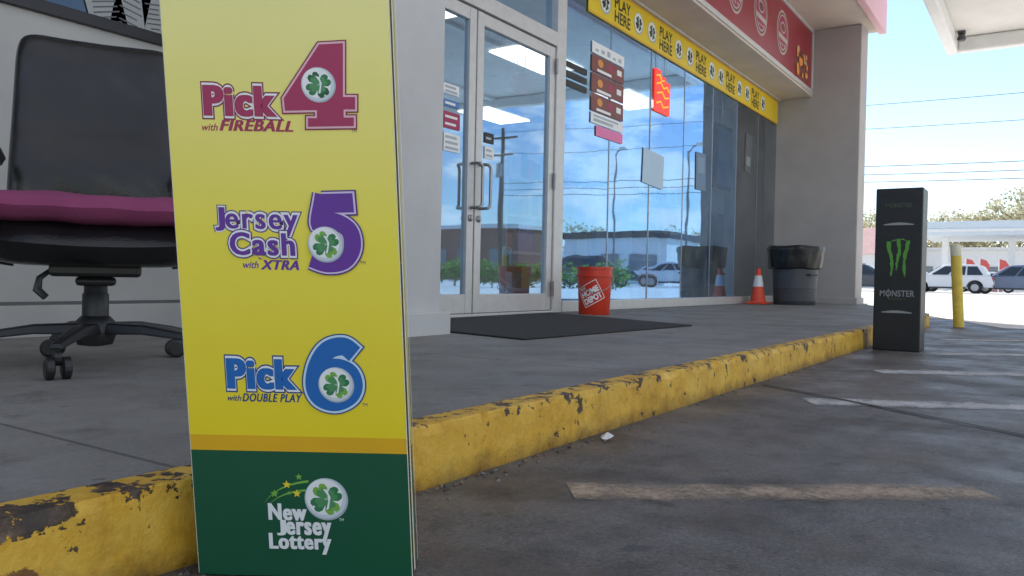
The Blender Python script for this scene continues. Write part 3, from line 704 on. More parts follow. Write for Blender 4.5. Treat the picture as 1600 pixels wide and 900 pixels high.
hb = MB(); hb.lathe([(.02, .055), (.045, .06), (.055, .09), (.05, .125), (.036, .14), (.02, .14)], 24); hb.build('base_hub', m_black, CH, smooth=True, local=True)
for a in (16, 88, 160, -56, -128):
    q = math.radians(a); dx, dy = -math.sin(q), -math.cos(q); sd = V((-dy, dx, 0))
    l = MB(); A = []
    for (rr, zz, ww, hh) in ((.035, .105, .03, .032), (.15, .105, .026, .026), (.26, .09, .02, .02), (.315, .08, .016, .016)):
        c = V((dx*rr, dy*rr, zz)); A += [c-sd*ww-Z*hh*.5, c+sd*ww-Z*hh*.5, c+sd*ww*.7+Z*hh*.5, c-sd*ww*.7+Z*hh*.5]
    fs = []
    for i in range(3):
        for k in range(4): fs.append((i*4+k, i*4+(k+1) % 4, i*4+4+(k+1) % 4, i*4+4+k))
    fs += [(3, 2, 1, 0), (12, 13, 14, 15)]
    l.add(A, fs); l.build('base_leg', m_black, CH, bevel=.005, local=True)
    c = V((dx*.3, dy*.3, 0)); cs = MB(); cs.path([c+V((0, 0, .045)), c+V((0, 0, .085))], .009, 10)
    ca = random.uniform(0, 6.28); ax = V((math.cos(ca), math.sin(ca), 0))
    cs.path([c+ax*-.008+Z*.052, c+ax*.008+Z*.052], .02, 14); CS = cs.build('castor', m_black, CH, local=True)
    for sgn in (-1, 1):
        wl = MB(); wc = c+V((-ax.y, ax.x, 0))*.012+Z*.0275
        wl.path([wc+ax*sgn*.008, wc+ax*sgn*.011, wc+ax*sgn*.026, wc+ax*sgn*.029], [.02, .0275, .0275, .02], 20); wl.build('wheel', m_black, CS, local=True)
gl = MB(); gl.lathe([(.034, .135), (.034, .2), (.03, .205), (.03, .235), (.02, .236), (.02, .262)], 20); gl.build('gas_lift', m_black, CH, smooth=True, local=True)
mc = MB(); mc.box(-.11, .11, -.14, .16, .25, .285); mc.box(-.05, .05, -.08, .08, .225, .25); mc.build('tilt_mechanism', m_black, CH, bevel=.01, local=True)
lv = MB(); lv.path([(-.06, -.1, .262), (-.11, -.12, .262), (-.13, -.125, .245), (-.135, -.13, .215), (-.115, -.135, .195)], [.007, .007, .008, .011, .009], 8); lv.build('tilt_lever', m_black, CH, smooth=True, local=True)
def sf(P, u, v, s):
    return V((P.x, P.y, P.z + (.015*(u*u) if s > 0 else 0) - (.018*max(0, -v-.55) if s > 0 else 0)))
vs, fs = rslab(.53, .5, .115, 5, 18, sf); b = MB(); b.add([v+V((0, -.02, .335)) for v in vs], fs); b.build('seat', m_leath, CH, smooth=True, local=True)
def bf(P, u, v, s):
    x = P.x*(1.0-.08*(v+1)/2)
    d = P.z
    if s > 0:
        d += .012*math.sin((v+.9)*3.6)*(1-u*u*.5)*(1-v*v)
        d += .0022*math.sin(u*7+v*5)*math.cos(v*11+u*4)*(1-u*u)
        d -= .005*math.exp(-((v-.1+.05*u*u)/.08)**2)*(1-u**4)
    curve = -.035*(u*u) - .014*math.exp(-((v+.35)/.5)**2)
    y = .25 - d + curve + .085*(v+1)/2
    return V((x, y, .675+P.y))
vs, fs = rslab(.475, .62, .1, 10, 46, bf); b = MB(); b.add(vs, fs); b.build('backrest', m_leath, CH, smooth=True, local=True)
bk = MB(); bk.path([(0, .12, .265), (0, .27, .27), (0, .31, .33), (0, .315, .55)], [.02, .022, .022, .018], 10); bk.build('back_bracket', m_black, CH, smooth=True, local=True)
for s in (-1, 1):
    ar = MB(); ar.path([(s*.2, .05, .29), (s*.275, .05, .3), (s*.288, .05, .36), (s*.278, .04, .55)], .016, 10)
    vs, fs = rslab(.085, .27, .045, 4, 8); ar.add([v+V((s*.268, .03, .575)) for v in vs], fs); ar.build('armrest', m_black, CH, smooth=True, local=True)
def cf(P, u, v, s):
    return V((P.x+.004*math.sin(v*7), P.y+.004*math.sin(u*9), P.z+.0025*math.sin(u*6+1)*math.cos(v*5)+.0015*math.sin(u*13)-.006*max(0, -v-.6)))
vs, fs = rslab(.56, .5, .08, 9, 22, cf); b = MB(); b.add([v+V((0, -.04, .039)) for v in vs], fs)
cu = b.build('seat_cushion', m_pink, None, smooth=True, local=True, loc=(cpos.x, cpos.y, SW+.386), rotz=cth)
tag(cu, 'flat magenta cloth cushion lying on the black office chair seat', 'cushion')

# ------------------------------------------------------------------ door mat
mt_ = MB(); q = [(3.2, 3.12), (5.3, 3.2), (4.6, 1.78), (2.9, 1.88)]
mt_.prism([(x, y, SW+.001) for x, y in q], [(x, y, SW+.009) for x, y in q])
tag(mt_.build('door_mat', m_rub, bevel=.003), 'wide dark rubber mat on the sidewalk before the glass doors', 'mat')

# ------------------------------------------------------------------ bucket
bp_ = onZ(928, 491, SW); bx, by = bp_.x, bp_.y
BK = empty('bucket', (bx, by, SW), 'orange plastic bucket with white lettering by the window', 'bucket')
b = MB(); b.lathe([(.01, .004), (.113, .0), (.119, .006), (.131, .29), (.142, .292), (.142, .305), (.133, .307), (.134, .345), (.139, .347), (.139, .366), (.128, .366), (.126, .34), (.112, .015), (.01, .012)], 40, (bx, by, SW)); b.build('body', m_or, BK, smooth=True)
hn = MB(); vx = V((bx, by, 0)).normalized(); sx_ = V((-vx.y, vx.x, 0))
hn.path([V((bx, by, SW+.3))+sx_*.146*math.cos(t)-vx*.155*math.sin(t)*.9-Z*.17*math.sin(t)*.75 for t in [k*math.pi/14 for k in range(15)]], .003, 6); hn.build('bail_handle', m_chrome, BK)
vang = math.atan2(-by, -bx)
def PC(x, y, h):
    rr = .119+(.012)*(y/.29)+h+.0012; a = vang+x/rr - .2
    return V((bx+rr*math.cos(a), by+rr*math.sin(a), SW+y))
def PCr(x, y, h):
    a = .5; return PC(x*math.cos(a)-y*math.sin(a), .155+x*math.sin(a)+y*math.cos(a), h)
lg = MB()
put_text(lg, 'THE', (-.07, .052, -.02, .075), [(.03, 0, .0)], PCr); put_text(lg, 'HOME', (-.075, .0, .075, .046), [(.05, 0, .0)], PCr); put_text(lg, 'DEPOT', (-.075, -.056, .075, -.008), [(.05, 0, .0)], PCr)
fr_ = [(-.088, -.072), (.088, -.072), (.088, .088), (-.088, .088)]
for i in range(4):
    x0, y0 = fr_[i]; x1, y1 = fr_[(i+1) % 4]
    for k in range(8):
        a = V((x0+(x1-x0)*k/8, y0+(y1-y0)*k/8)); c = V((x0+(x1-x0)*(k+1)/8, y0+(y1-y0)*(k+1)/8)); n_ = V((-(y1-y0), x1-x0)).normalized()*.005
        lg.poly([PCr(a.x, a.y, 0), PCr(c.x, c.y, 0), PCr(c.x+n_.x, c.y+n_.y, 0), PCr(a.x+n_.x, a.y+n_.y, 0)])
lg.build('printed_logo', p_wht, BK)

# ------------------------------------------------------------------ cone, bin
cp = onZ(1184, 475, SW); K = empty('traffic_cone', (cp.x, cp.y, SW), 'orange traffic cone with white collar between window and bin', 'cone')
b = MB(); b.box(cp.x-.13, cp.x+.13, cp.y-.13, cp.y+.13, SW, SW+.025); b.build('base', m_cone, K, bevel=.012)
def lz(z): return .1-.075*z/.46
b = MB(); b.lathe([(.115, .025), (.1, .035), (lz(.05), .05), (lz(.45), .44), (lz(.46)-.002, .45), (.01, .45)], 28, (cp.x, cp.y, SW)); b.build('cone_body', m_cone, K, smooth=True)
b = MB(); b.lathe([(lz(.22)+.001, .22), (lz(.22)+.003, .221), (lz(.36)+.003, .359), (lz(.36)+.001, .36)], 28, (cp.x, cp.y, SW)); b.build('collar', m_white, K, smooth=True)
tp = onZ(1241, 476, SW); TC = empty('trash_can', (tp.x, tp.y, SW), 'round grey trash can with black liner folded over its rim beside the pier', 'bin')
b = MB(); b.lathe([(.01, .002), (.245, .0), (.255, .01), (.265, .2), (.27, .205), (.27, .22), (.267, .225), (.282, .55), (.3, .56), (.3, .6), (.28, .6), (.26, .05), (.01, .04)], 40, (tp.x, tp.y, SW)); b.build('body', m_bin, TC, smooth=True)
ph = [random.uniform(0, 6.28) for _ in range(4)]
def ruf(i, q): return 1+.014*math.sin(9*q+ph[0]+i*.5)+.012*math.sin(17*q+ph[1]-i*.7)+.008*math.sin(31*q+ph[2])
b = MB(); b.lathe([(.295, .45), (.318, .465), (.326, .52), (.335, .58), (.335, .64), (.348, .69), (.345, .725), (.33, .74), (.305, .73), (.28, .6), (.26, .35), (.01, .3)], 72, (tp.x, tp.y, SW), fn=ruf)
for q in b.v: q.z += .005*math.sin(5*math.atan2(q.y-tp.y, q.x-tp.x)+ph[3])
b.build('bin_liner', m_bag, TC, smooth=True)
for a in (0, math.pi):
    hd = MB(); c = V((tp.x+.29*math.cos(a+1), tp.y+.29*math.sin(a+1), SW+.38)); tdir = V((-math.sin(a+1), math.cos(a+1), 0)); o_ = V((math.cos(a+1), math.sin(a+1), 0))
    hd.path([c-tdir*.06-o_*.015, c-tdir*.055+o_*.025, c+tdir*.055+o_*.025, c+tdir*.06-o_*.015], .012, 8); hd.build('handle', m_bin, TC)

# ------------------------------------------------------------------ black display post cover + yellow pole
MC = empty('post_cover', (5.2, .735, 0), 'black square post cover with green claw mark beside the kerb', 'post cover')
b = MB(); b.box(5.1, 5.31, .61, .86, .0, .945); b.build('shell', M('black_card', (.008, .008, .009), .42, .4, 12, .18, 14), MC, bevel=.006)
PM = lambda x, y, h: V((5.0985-h, .735-x, y))
cl = MB()
for cx, tp_, ln in ((-.045, .635, .2), (.0, .65, .185), (.047, .64, .21)):
    L_ = []; R_ = []
    for k in range(15):
        s = k/14; y = tp_-ln*s; wv = .0085*(1-s)**.45+.002; jit = random.uniform(-.004, .004); xx = cx+.006*math.sin(s*5+cx*40)-.012*cx/abs(cx or 1)*s
        L_.append((xx-wv+jit, y)); R_.append((xx+wv+random.uniform(-.003, .003), y))
    cl.poly([PM(x, y, .0) for x, y in L_]+[PM(x, y, .0) for x, y in R_[::-1]])
for pts in ([(-.045, .63), (-.02, .648), (.0, .632), (-.02, .64)], [(.0, .64), (.025, .653), (.047, .635), (.025, .645)]): cl.poly([PM(x, y, .0004) for x, y in pts])
cl.build('claw_emblem', p_neon, MC)
t = MB(); put_text(t, 'MONSTER', (-.092, .315, .092, .352), [(.018, 0, 0, -.015), (.018, 0, .0004, .015)], PM, 0, 1.08)
t.poly([PM(x, y, .001) for x, y in ((-.049, .307), (-.0445, .307), (-.0445, .36), (-.049, .36))])
t.build('lettering', flat('ink_silver', (.26, .26, .26)), MC)
t = MB(); put_text(t, 'ENERGY', (-.045, .296, .045, .307), [(.01, 0, 0)], PM, 0, 1.6); t.build('lettering', flat('ink_dull_green', (.06, .15, .025)), MC)
m_sc = flat('scuff_silver', (.3, .31, .31))
for zz, ww in ((.735, .08), (.225, .08)):
    t = MB(); up_ = [(-ww+2*ww*k/12, zz+.01*math.sin(math.pi*k/12)) for k in range(13)]
    t.poly([PM(x, y, 0) for x, y in up_]+[PM(x, y-.005-.01*math.sin(math.pi*i/12), 0) for i, (x, y) in reversed(list(enumerate(up_)))]); t.build('fold_mark', m_sc, MC)
t = MB(); put_text(t, 'MONSTER', (-.07, .832, .07, .856), [(.01, 0, 0)], PM); t.build('lettering', flat('ink_dim', (.06, .09, .05)), MC)

yp = onZ(1498, 511, 0); YP = empty('bollard', (yp.x, yp.y, 0), 'slim yellow steel bollard with pale top at the kerb end', 'bollard')
tilt = V((-.045, .04, .78))
b = MB(); P0 = V((yp.x, yp.y, 0))
b.path([P0, P0+tilt*.86], .046, 20); b.build('post', m_poley, YP, smooth=True)
b = MB(); b.path([P0+tilt*.86, P0+tilt*.97, P0+tilt*.99, P0+tilt], [.0465, .0465, .04, .015], 20); b.build('post_cap', flat('cream_paint', (.8, .74, .52)), YP, smooth=True)

# ------------------------------------------------------------------ litter
sc = onZ(908, 682, 0); sc.y = min(sc.y, .86); b = MB(); A = []
for k in range(9):
    q = k*2*math.pi/9; A.append((sc.x+.02*math.cos(q)*random.uniform(.5, 1.2), sc.y+.015*math.sin(q)*random.uniform(.5, 1.2), random.uniform(.003, .014)))
A.append((sc.x, sc.y, .02)); b.add(A, [(k, (k+1) % 9, 9) for k in range(9)])
tag(b.build('paper_scrap', m_offw), 'small crumpled white paper scrap on the asphalt below the kerb', 'litter')
b = MB()
for i in range(200):
    x = random.uniform(.2, 5) if random.random() < .4 else random.uniform(.3, 1.7)
    y = .88+KY-abs(random.gauss(0, .022))-.006; s = random.uniform(.0015, .006)
    a = random.uniform(0, 6.28); t_ = random.uniform(.3, .9)
    p = [(x+s*math.cos(a+k*1.57)*(1.5 if k % 2 else .8), y+s*math.sin(a+k*1.57), .001+(s*t_ if k == 1 else 0)) for k in range(4)]
    b.add(p+[(x, y, s*.7+.002)], [(0, 1, 4), (1, 2, 4), (2, 3, 4), (3, 0, 4)], random.randrange(3))
o = b.build('leaf_debris', [flat('dry_leaf', (.16, .09, .04)), flat('grit', (.15, .14, .12)), flat('dark_grit', (.05, .04, .03))]); o['kind'] = 'stuff'
tag(o, 'dry leaf bits and grit gathered along the foot of the kerb', 'debris')

# ------------------------------------------------------------------ near fuel canopy
CX0, CX1, CY0, CY1 = 7.0, 13.84, -6.5, 1.39
NC = empty('fuel_canopy', (9, -4, 0), 'large white fuel canopy edge overhead at upper right, nearest the camera', 'canopy')
b = MB(); b.box(CX0, CX1, CY0, CY1, 4.12, 4.5); b.build('deck', m_offw, NC)
b = MB(); t_ = .16
b.box(CX0, CX1, CY1-t_, CY1, 3.9, 4.118); b.box(CX0, CX1, CY0, CY0+t_, 3.9, 4.118); b.box(CX0, CX0+t_, CY0+t_, CY1-t_, 3.9, 4.118); b.box(CX1-t_, CX1, CY0+t_, CY1-t_, 3.9, 4.118)
b.build('edge_beam', m_white, NC, bevel=.03)
for k in range(3):
    y = -5.5+k*2.3; b = MB(); b.box(CX0+.2, CX1-.2, y, y+.12, 4.06, 4.117); b.build('rib', m_white, NC)
for x in (8, 12):
    b = MB(); b.box(x-.15, x+.15, -4.4, -4.1, 0, 4.05); b.build('column', m_white, NC, bevel=.02)
b = MB(); c = onZ(1502, 72, 3.9); b.lathe([(.05, 0), (.06, .03), (.04, .09), (.02, .1)], 16, (CX1-.45, c.y, 3.98)); b.box(CX1-.5, CX1-.4, c.y-.05, c.y+.05, 4.08, 4.115); b.build('canopy_lamp', m_bin, NC, smooth=True)

# ------------------------------------------------------------------ cars
m_tyre = M('tyre', (.03, .03, .03), .8); m_cgl = M('car_glass', (.04, .05, .06), .08, .1, 3); m_rim = M('rim', (.4, .4, .41), .35, .05, 5, metal=.8); m_hl = M('headlamp', (.8, .8, .8), .2); m_tl = M('taillamp', (.5, .02, .02), .25); m_trimb = M('car_trim', (.06, .06, .065), .6)
def car(loc, rotz, label, paint, kind, group='cars across the street'):
    t = empty('parked_car', loc, label, 'car', group, rotz)
    suv = kind == 'suv'; zt = 1.66 if suv else 1.45; zb = 1.0 if suv else .92
    arch = lambda cx: [(cx+.42*math.cos(q), .34+.42*math.sin(q)) for q in [math.pi*k/8 for k in range(9)]]
    body = [(-2.2, .34), (-2.3, .55), (-2.28, .75), (-2.2, zb-.08), (-2.05, zb), (-1, zb+.01), (.9, zb), (1.45, zb-.07), (1.95, zb-.16), (2.2, zb-.3), (2.3, .58), (2.24, .34)] + arch(1.4) + [(.95, .27), (-.95, .27)] + arch(-1.4)
    b = MB(); b.prism([(x, -.88, z) for x, z in body], [(x, .88, z) for x, z in body]); b.build('body', paint, t, bevel=.05, local=True, segs=3)
    gh = [(-2.05 if suv else -1.75, zb-.01), (-1.85 if suv else -1.25, zt-.22), (-1.7 if suv else -.95, zt-.06), (-1.35 if suv else -.6, zt), (-.4, zt+.015), (.05, zt-.01), (.35, zt-.09), (1.15, zb-.01)]
    hw = lambda z: .84-.2*(z-zb)/(zt-zb)
    b = MB(); b.prism([(x, -hw(z), z) for x, z in gh], [(x, hw(z), z) for x, z in gh]); b.build('cabin', paint, t, bevel=.05, local=True, segs=3)
    x0 = gh[0][0]+.25; x1 = gh[-1][0]-.28; x2 = gh[2][0]+.22; x3 = .14
    for s in (-1, 1):
        for (fa, fb) in ((0, .3), (.34, .62), (.66, 1)):
            P = lambda f, z: V(((x0+(x1-x0)*f) if z < zb+.1 else (x2+(x3-x2)*f), s*(hw(z)+.012), z))
            w = MB(); w.poly([P(fa, zb+.05), P(fb, zb+.05), P(fb, zt-.11), P(fa, zt-.11)]); w.build('side_window', m_cgl, t, local=True)
        w = MB(); w.box(-.95, .95, s*.86-.04, s*.86+.04, .26, .36); w.build('sill_trim', m_trimb, t, local=True)
        w = MB(); w.box(.75, .92, s*.98-.07, s*.98+.07, zb+.0, zb+.12); w.build('mirror', paint, t, local=True, bevel=.03)
        w = MB(); w.box(2.02, 2.29, s*.62-.2, s*.62+.2, .64, .76); w.build('headlight', m_hl, t, local=True, bevel=.02)
        w = MB(); w.box(-2.31, -2.15, s*.7-.14, s*.7+.14, .72, .92); w.build('taillight', m_tl, t, local=True, bevel=.02)
    for (xa, za, xb, zb_) in ((.4, zt-.12, 1.05, zb+.05), (gh[2][0]-.02, zt-.12, gh[0][0]+.05, zb+.06)):
        sg = 1 if xa > 0 else -1; o_ = V((.03*sg, 0, .02)); w = MB(); w.poly([V((xa, -.6, za))+o_, V((xa, .6, za))+o_, V((xb, .74, zb_))+o_, V((xb, -.74, zb_))+o_]); w.build('windscreen', m_cgl, t, local=True)
    for x in (-1.4, 1.4):
        for s in (-1, 1):
            w = MB(); w.lathe([(.2, -.1), (.31, -.1), (.34, -.06), (.34, .06), (.31, .1), (.2, .1)], 24, (x, s*.8, .34), axis='y'); ty = w.build('wheel', m_tyre, t, local=True, smooth=True)
            w = MB(); w.lathe([(.05, -.02), (.2, -.02), (.2, .02), (.05, .03)], 20, (x, s*.89, .34), axis='y'); w.build('rim', m_rim, ty, local=True)
    return t
def at2(px, d):
    p = atd(px, 445, d); return (p.x, p.y, .006)
m_cw = M('white_car_paint', (.78, .78, .78), .25, .03, 3); m_cb = M('blue_car_paint', (.15, .19, .28), .25, .1, 3); m_cd = M('dark_car_paint', (.07, .08, .095), .25, .1, 3); m_cs = M('silver_car_paint', (.5, .52, .54), .3, .05, 3)
car(at2(1483, 47), math.radians(88), 'white SUV parked across the street behind the yellow bollard', m_cw, 'suv')
car(at2(1584, 46), math.radians(92), 'blue grey SUV at the right edge across the street', m_cb, 'suv')
car(at2(1350, 50), math.radians(270), 'dark car far off just right of the pier', m_cd, 'suv')
car(at2(1420, 56), math.radians(88), 'silver car across the street half hidden by the black post cover', m_cs, 'sedan')
car(at2(1540, 57), math.radians(91), 'white car farther off between the white SUV and the blue grey SUV', m_cw, 'sedan')
car((44, -11.8, .006), math.radians(67), 'white car standing in the lot, mirrored in the shop window', m_cw, 'sedan', None)
car((38, -13.5, .006), math.radians(60), 'dark car standing in the lot, mirrored beside the hedge', m_cd, 'suv', None)

# ------------------------------------------------------------------ far buildings
m_fc = M('far_canopy_paint', (.64, .71, .76), .5, .05, 1); m_redp = M('far_red', (.6, .1, .09), .6, .06, 1); m_dk = M('far_window', (.2, .23, .25), .2, .1, 1); m_pump = M('pump_paint', (.62, .3, .28), .6, .06, 1)
t = empty('fuel_canopy', (82, 0, 0), 'long flat pale blue canopy of the station across the street', 'canopy')
b = MB(); b.box(77, 88, -14, 9.6, 4.7, 5.9); b.build('deck', m_fc, t, bevel=.05)
b = MB(); b.box(76.9, 76.99, -14, 9.6, 5.0, 5.25); b.build('stripe', m_white, t)
for y in (-10, -2.5, 2.5, 7.5):
    b = MB(); b.box(80, 80.5, y, y+.5, 0, 4.7); b.build('column', m_white, t)
for y, lab in ((3.8, 'faded red fuel pump under the far canopy, right one'), (6.2, 'faded red fuel pump under the far canopy, left one')):
    p = empty('fuel_pump', (80, y, 0), lab, 'fuel pump'); b = MB(); b.box(79.7, 80.4, y-.45, y+.45, 0, 1.7); b.build('cabinet', m_pump, p, bevel=.05)
    b = MB(); b.box(79.66, 79.69, y-.3, y+.3, .95, 1.45); b.build('display', m_dk, p)
    b = MB(); b.path([(79.68, y+.3, 1.2), (79.5, y+.5, .8), (79.6, y+.48, .4), (79.68, y+.46, 1.0)], .03, 6); b.build('hose', m_tyre, p)
t = empty('station_shop', (98, 4, 0), 'low white station shop behind the canopy across the street', 'building')
b = MB(); b.box(96, 106, -16, 14.5, 0, 4.2); b.build('wall', m_white, t)
b = MB(); b.box(95.6, 106.3, -16.3, 14.8, 4.2, 4.5); b.build('roof', m_offw, t)
for k in range(7):
    y = -10+k*3.4; b = MB(); b.box(95.92, 95.98, y, y+2.4, .8, 2.5); b.build('window', m_dk, t)
t = empty('roadside_building', (92, 20, 0), 'white building with faded red gabled roof far beside the pier', 'building')
b = MB(); b.box(90, 98, 15.2, 30, 0, 3.6); b.build('wall', m_white, t)
b = MB(); b.prism([(89.5, 14.9, 3.6), (94, 14.9, 6.6), (98.5, 14.9, 3.6)], [(89.5, 30.3, 3.6), (94, 30.3, 6.6), (98.5, 30.3, 3.6)]); b.build('roof', M('faded_red_roof', (.6, .38, .35), .8, .1, 1), t)
for k in range(4):
    b = MB(); b.box(89.93, 89.99, 16+k*3, 17.8+k*3, 1, 2.6); b.build('window', m_dk, t)
for i, px in enumerate((1508, 1530, 1560)):
    p = atd(px, 440, 62); t = empty('feather_flag', (p.x, p.y, 0), ['short red flag on a pole across the street, leftmost of three', 'short red flag on a pole across the street, middle of three', 'short red flag on a pole across the street, rightmost of three'][i], 'flag')
    b = MB(); b.path([(p.x, p.y, 0), (p.x, p.y, 2.6)], .04, 6); b.build('pole', m_white, t)
    b = MB(); fl = [(0, 1.75), (-.55, 1.6), (-.62, 2.1), (-.4, 2.45), (0, 2.58)]
    b.prism([(p.x-.015, p.y+y-.05, z) for y, z in fl], [(p.x+.015, p.y+y-.05, z) for y, z in fl]); b.build('cloth', m_redp, t)
# places seen mirrored in the glass
t = empty('roadside_shop', (70, -27, 0), 'pale flat roofed shop mirrored low in the middle of the window', 'building')
b = MB(); b.box(66, 76, -32, -22, 0, 4.2); b.build('wall', m_white, t)
b = MB(); b.box(65.7, 76.3, -32.3, -21.7, 4.2, 4.8); b.build('roof', m_bin, t)
for k in range(3): b = MB(); b.box(65.9, 65.98, -31+k*3.1, -29+k*3.1, .6, 2.7); b.build('window', m_dk, t)
t = empty('roadside_shop', (64, -42, 0), 'brick shop mirrored low in the glass door', 'building')
b = MB(); b.box(64, 72, -52, -36, 0, 5.2); b.build('wall', M('brick_red', (.3, .15, .11), .85, .15, 3), t)
b = MB(); b.box(63.8, 72.2, -52.2, -35.8, 5.2, 5.6); b.build('roof', m_white, t)
for k in range(4): b = MB(); b.box(63.9, 63.98, -51+k*4, -48.6+k*4, .8, 3.2); b.build('window', m_dk, t)
m_lp = M('lamp_post_steel', (.16, .16, .165), .5, .1, 6)
for x, y, h, lab in ((49.6, -18.3, 9, 'thin lamp post mirrored in the middle of the shop window'), (47.6, -12.2, 8.5, 'thin lamp post mirrored right in the shop window')):
    t = empty('lamp_post', (x, y, 0), lab, 'lamp post')
    b = MB(); b.path([(x, y, 0), (x, y, h)], [.1, .06], 10); b.build('post', m_lp, t)
    b = MB(); b.path([(x, y, h-.1), (x-.6, y+.6, h+.15), (x-1.3, y+1.3, h+.1)], .05, 8); b.build('arm', m_lp, t)
    b = MB(); b.box(x-1.7, x-1.2, y+1.15, y+1.55, h, h+.16); b.build('lamp_head', m_offw, t, bevel=.04)

# ------------------------------------------------------------------ poles & wires
m_wood = M('weathered_pole', (.1, .08, .06), .85, .2, 3)
def upole(x, y, label):
    t = empty('utility_pole', (x, y, 0), label, 'utility pole')
    b = MB(); b.path([(x, y, 0), (x, y, 11.0)], [.2, .14], 14); b.build('pole', m_wood, t, smooth=True)
    for z, l in ((10.3, 1.2), (9.1, .9)):
        b = MB(); b.box(x-.06, x+.06, y-l, y+l, z-.07, z+.07); b.build('crossarm', m_wood, t)
    b = MB(); b.lathe([(.05, 7.5), (.25, 7.55), (.25, 8.4), (.05, 8.5)], 16, (x-.4, y, 0)); b.build('transformer', m_chrome, t, smooth=True)
upole(47, -26, 'wooden utility pole with crossarms, mirrored in the door glass')
upole(47, 16, 'wooden utility pole with crossarms hidden behind the store end')
m_wire = M('wire_grey', (.12, .12, .13), .6)
wl = [(9.85, 'topmost overhead wire crossing the pale sky at right'), (8.7, 'second highest overhead wire crossing the sky at right'), (6.6, 'third highest overhead wire, upper one of the low three'), (6.2, 'fourth highest overhead wire, middle one of the low three'), (5.75, 'lowest overhead wire crossing the sky at right')]
for i, (z, lab) in enumerate(wl):
    b = MB(); pts = []
    for k in range(33):
        s = k/32; pts.append((47+(.2 if i % 2 else -.2), -26+42*s, z+(.35*(1-s) if i == 0 else 0)+.5-2.0*s*(1-s)))
    b.path(pts, .015 if i < 2 else .02, 6)
    tag(b.build('overhead_wire', m_wire), lab, 'wire')

# ------------------------------------------------------------------ trees & hedge
m_bark = M('bark', (.16, .13, .1), .9, .2, 4)
def leafmat(n, c):
    mt = M(n, c, .7, .3, 1.2); nt = mt.node_tree; b = nt.nodes['Principled BSDF']
    tl = nd(nt, 'ShaderNodeBsdfTranslucent'); tl.inputs[0].default_value = c4(tuple(min(1, x*1.1) for x in c)); mx = nd(nt, 'ShaderNodeMixShader'); mx.inputs[0].default_value = .5
    nt.links.new(b.outputs[0], mx.inputs[1]); nt.links.new(tl.outputs[0], mx.inputs[2]); nt.links.new(mx.outputs[0], nt.nodes['Material Output'].inputs['Surface'])
    return mt
lm = [leafmat('leaf_dark', (.44, .41, .26)), leafmat('leaf_mid', (.56, .53, .35)), leafmat('leaf_pale', (.67, .62, .47))]  # pale spring foliage, distance haze and sunlight put into the leaf colours
def leaves(mb, c, r, n, s, squash=.8):
    for i in range(n):
        d = V((random.gauss(0, 1), random.gauss(0, 1), random.gauss(0, 1))).normalized()*r*random.random()**.4
        p = c+V((d.x, d.y, d.z*squash)); a = V((random.gauss(0, 1), random.gauss(0, 1), random.gauss(0, 1))).normalized(); b = a.orthogonal().normalized()
        q = a.cross(b)*s*random.uniform(.6, 1.2); b = b*s*random.uniform(.6, 1.2)
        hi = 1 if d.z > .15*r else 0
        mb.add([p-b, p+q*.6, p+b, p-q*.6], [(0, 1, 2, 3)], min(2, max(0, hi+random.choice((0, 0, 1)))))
def tree(x, y, h, cr, label, grp='trees beyond the station', nl=130):
    t = empty('street_tree', (x, y, 0), label, 'tree', grp)
    b = MB(); b.path([(x, y, 0), (x+.1, y, h*.3), (x-.1, y+.1, h*.6), (x, y, h*.85)], [.3, .22, .14, .04], 10)
    cs = []
    for k in range(9):
        a = k*2.4; z0 = h*(.3+.06*k); e = V((x+math.cos(a)*cr*random.uniform(.5, .9), y+math.sin(a)*cr*random.uniform(.5, .9), z0+h*random.uniform(.12, .25)))
        b.path([(x, y, z0), (V((x, y, z0))*.5+e*.5)+V((0, 0, .2)), e], [.1, .06, .02], 6); cs.append(e)
    b.build('trunk', m_bark, t)
    c = MB()
    for e in cs: leaves(c, e, cr*random.uniform(.35, .6), nl, .28)
    for k in range(6): leaves(c, V((x+random.gauss(0, cr*.35), y+random.gauss(0, cr*.35), h*random.uniform(.6, .95))), cr*.45, nl, .28)
    c.build('crown', lm, t)
TS = [(1592, 112, 14, 4.4, 'hazy spring tree rising above the far canopy at the right edge'), (1530, 125, 11.6, 4.4, 'low pale tree behind the far canopy, left of the tallest tree'), (1475, 130, 11.4, 4.2, 'low pale tree far behind the black post cover top'), (1420, 128, 10.8, 4.2, 'far tree seen just left of the black post cover'), (1362, 125, 11.2, 4.6, 'far tree standing near the pier edge'), (1562, 122, 13, 3.8, 'slender far tree between the low tree and the tallest one'), (1500, 135, 12.2, 4.6, 'broad hazy tree behind the far canopy above the bollard'), (1392, 135, 12, 4.6, 'broad hazy tree between the pier and the black post cover')]
for px, d, h, cr, lab in TS:
    p = atd(px, 445, d); tree(p.x, p.y, h, cr, lab)
for x, y, h, cr, lab in ((92, -44, 7, 3.4, 'low thin tree mirrored far off in the window, left one'), (112, -38, 7.5, 4, 'low thin tree mirrored far off in the window, right one'), (84, -66, 7.5, 3.6, 'low thin tree mirrored far off in the glass door')):
    tree(x, y, h, cr, lab, None, 70)
t = empty('hedge', (26, -9, 0), 'clipped green hedge mirrored low in the door glass', 'hedge')
c = MB(); sb = MB(); h0, h1 = V((22.9, -13.4, 0)), V((27.4, -6.6, 0))
for k in range(70):
    p = h0+(h1-h0)*k/69; leaves(c, p+V((random.uniform(-.3, .3), 0, random.uniform(.25, .85))), .42, 36, .09)
for k in range(12): p = h0+(h1-h0)*(k+.5)/12; sb.path([p, p+Z*.7], .025, 6)
c.build('foliage', [leafmat('hedge_dark', (.07, .2, .03)), leafmat('hedge_mid', (.14, .32, .05)), leafmat('hedge_light', (.22, .42, .08))], t)
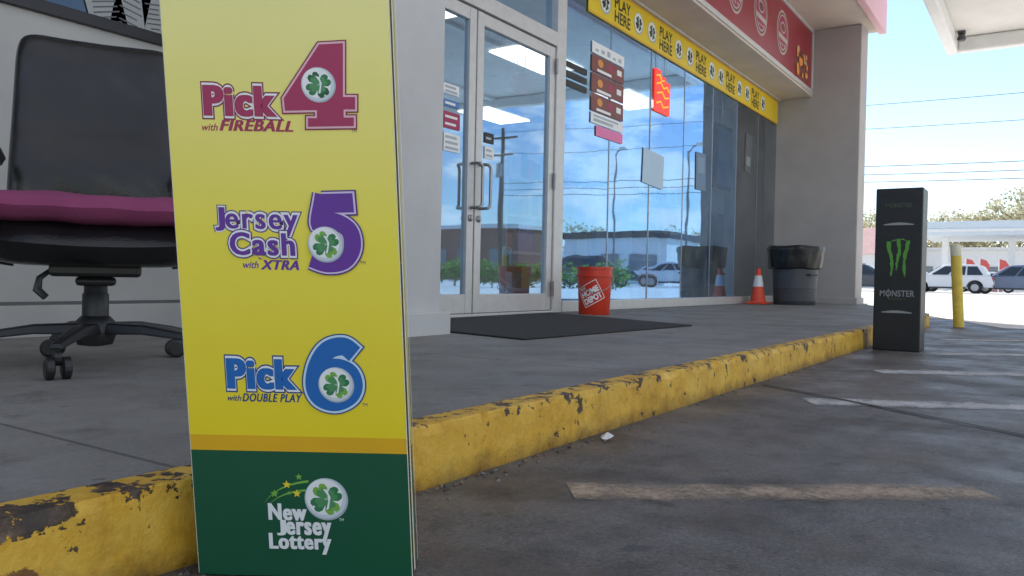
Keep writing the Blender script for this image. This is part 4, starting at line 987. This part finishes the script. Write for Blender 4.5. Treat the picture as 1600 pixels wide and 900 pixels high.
sb.build('stem', m_bark, t)

# ------------------------------------------------------------------ light
az, el = math.radians(38), math.radians(51)
sd = V((math.cos(az)*math.cos(el), math.sin(az)*math.cos(el), math.sin(el))); rot = math.atan2(sd.x, sd.y)
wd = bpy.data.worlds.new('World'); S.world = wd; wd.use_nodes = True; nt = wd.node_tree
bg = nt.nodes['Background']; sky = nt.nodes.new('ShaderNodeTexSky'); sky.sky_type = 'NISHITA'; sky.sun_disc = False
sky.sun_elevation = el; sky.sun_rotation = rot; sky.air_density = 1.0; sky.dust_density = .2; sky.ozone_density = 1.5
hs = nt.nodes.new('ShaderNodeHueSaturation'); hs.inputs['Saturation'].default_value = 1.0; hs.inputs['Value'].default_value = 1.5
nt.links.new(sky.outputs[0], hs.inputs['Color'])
# white clouds added in the unseen half of the sky for reflections and fill
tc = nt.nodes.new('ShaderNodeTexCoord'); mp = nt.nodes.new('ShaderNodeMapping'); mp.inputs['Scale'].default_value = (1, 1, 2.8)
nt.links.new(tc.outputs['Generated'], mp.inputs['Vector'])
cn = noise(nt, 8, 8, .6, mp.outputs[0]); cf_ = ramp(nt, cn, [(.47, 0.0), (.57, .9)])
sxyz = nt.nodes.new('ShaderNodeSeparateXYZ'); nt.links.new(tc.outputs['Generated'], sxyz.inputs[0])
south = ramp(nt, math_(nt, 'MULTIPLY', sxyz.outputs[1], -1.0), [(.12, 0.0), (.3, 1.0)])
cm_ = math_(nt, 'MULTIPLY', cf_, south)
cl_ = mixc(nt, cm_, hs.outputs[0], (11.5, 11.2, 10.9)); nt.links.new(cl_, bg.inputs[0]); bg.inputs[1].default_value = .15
sl = bpy.data.lights.new('sun', 'SUN'); so = bpy.data.objects.new('sun', sl); COL.objects.link(so)
sl.energy = 5; sl.angle = math.radians(.5); sl.color = (1, .93, .82); so.rotation_euler = (-sd).to_track_quat('-Z', 'Y').to_euler(); so.location = (20, 10, 30)
S.view_settings.view_transform = 'Standard'; S.view_settings.look = 'None'; S.view_settings.exposure = 0; S.view_settings.gamma = 1
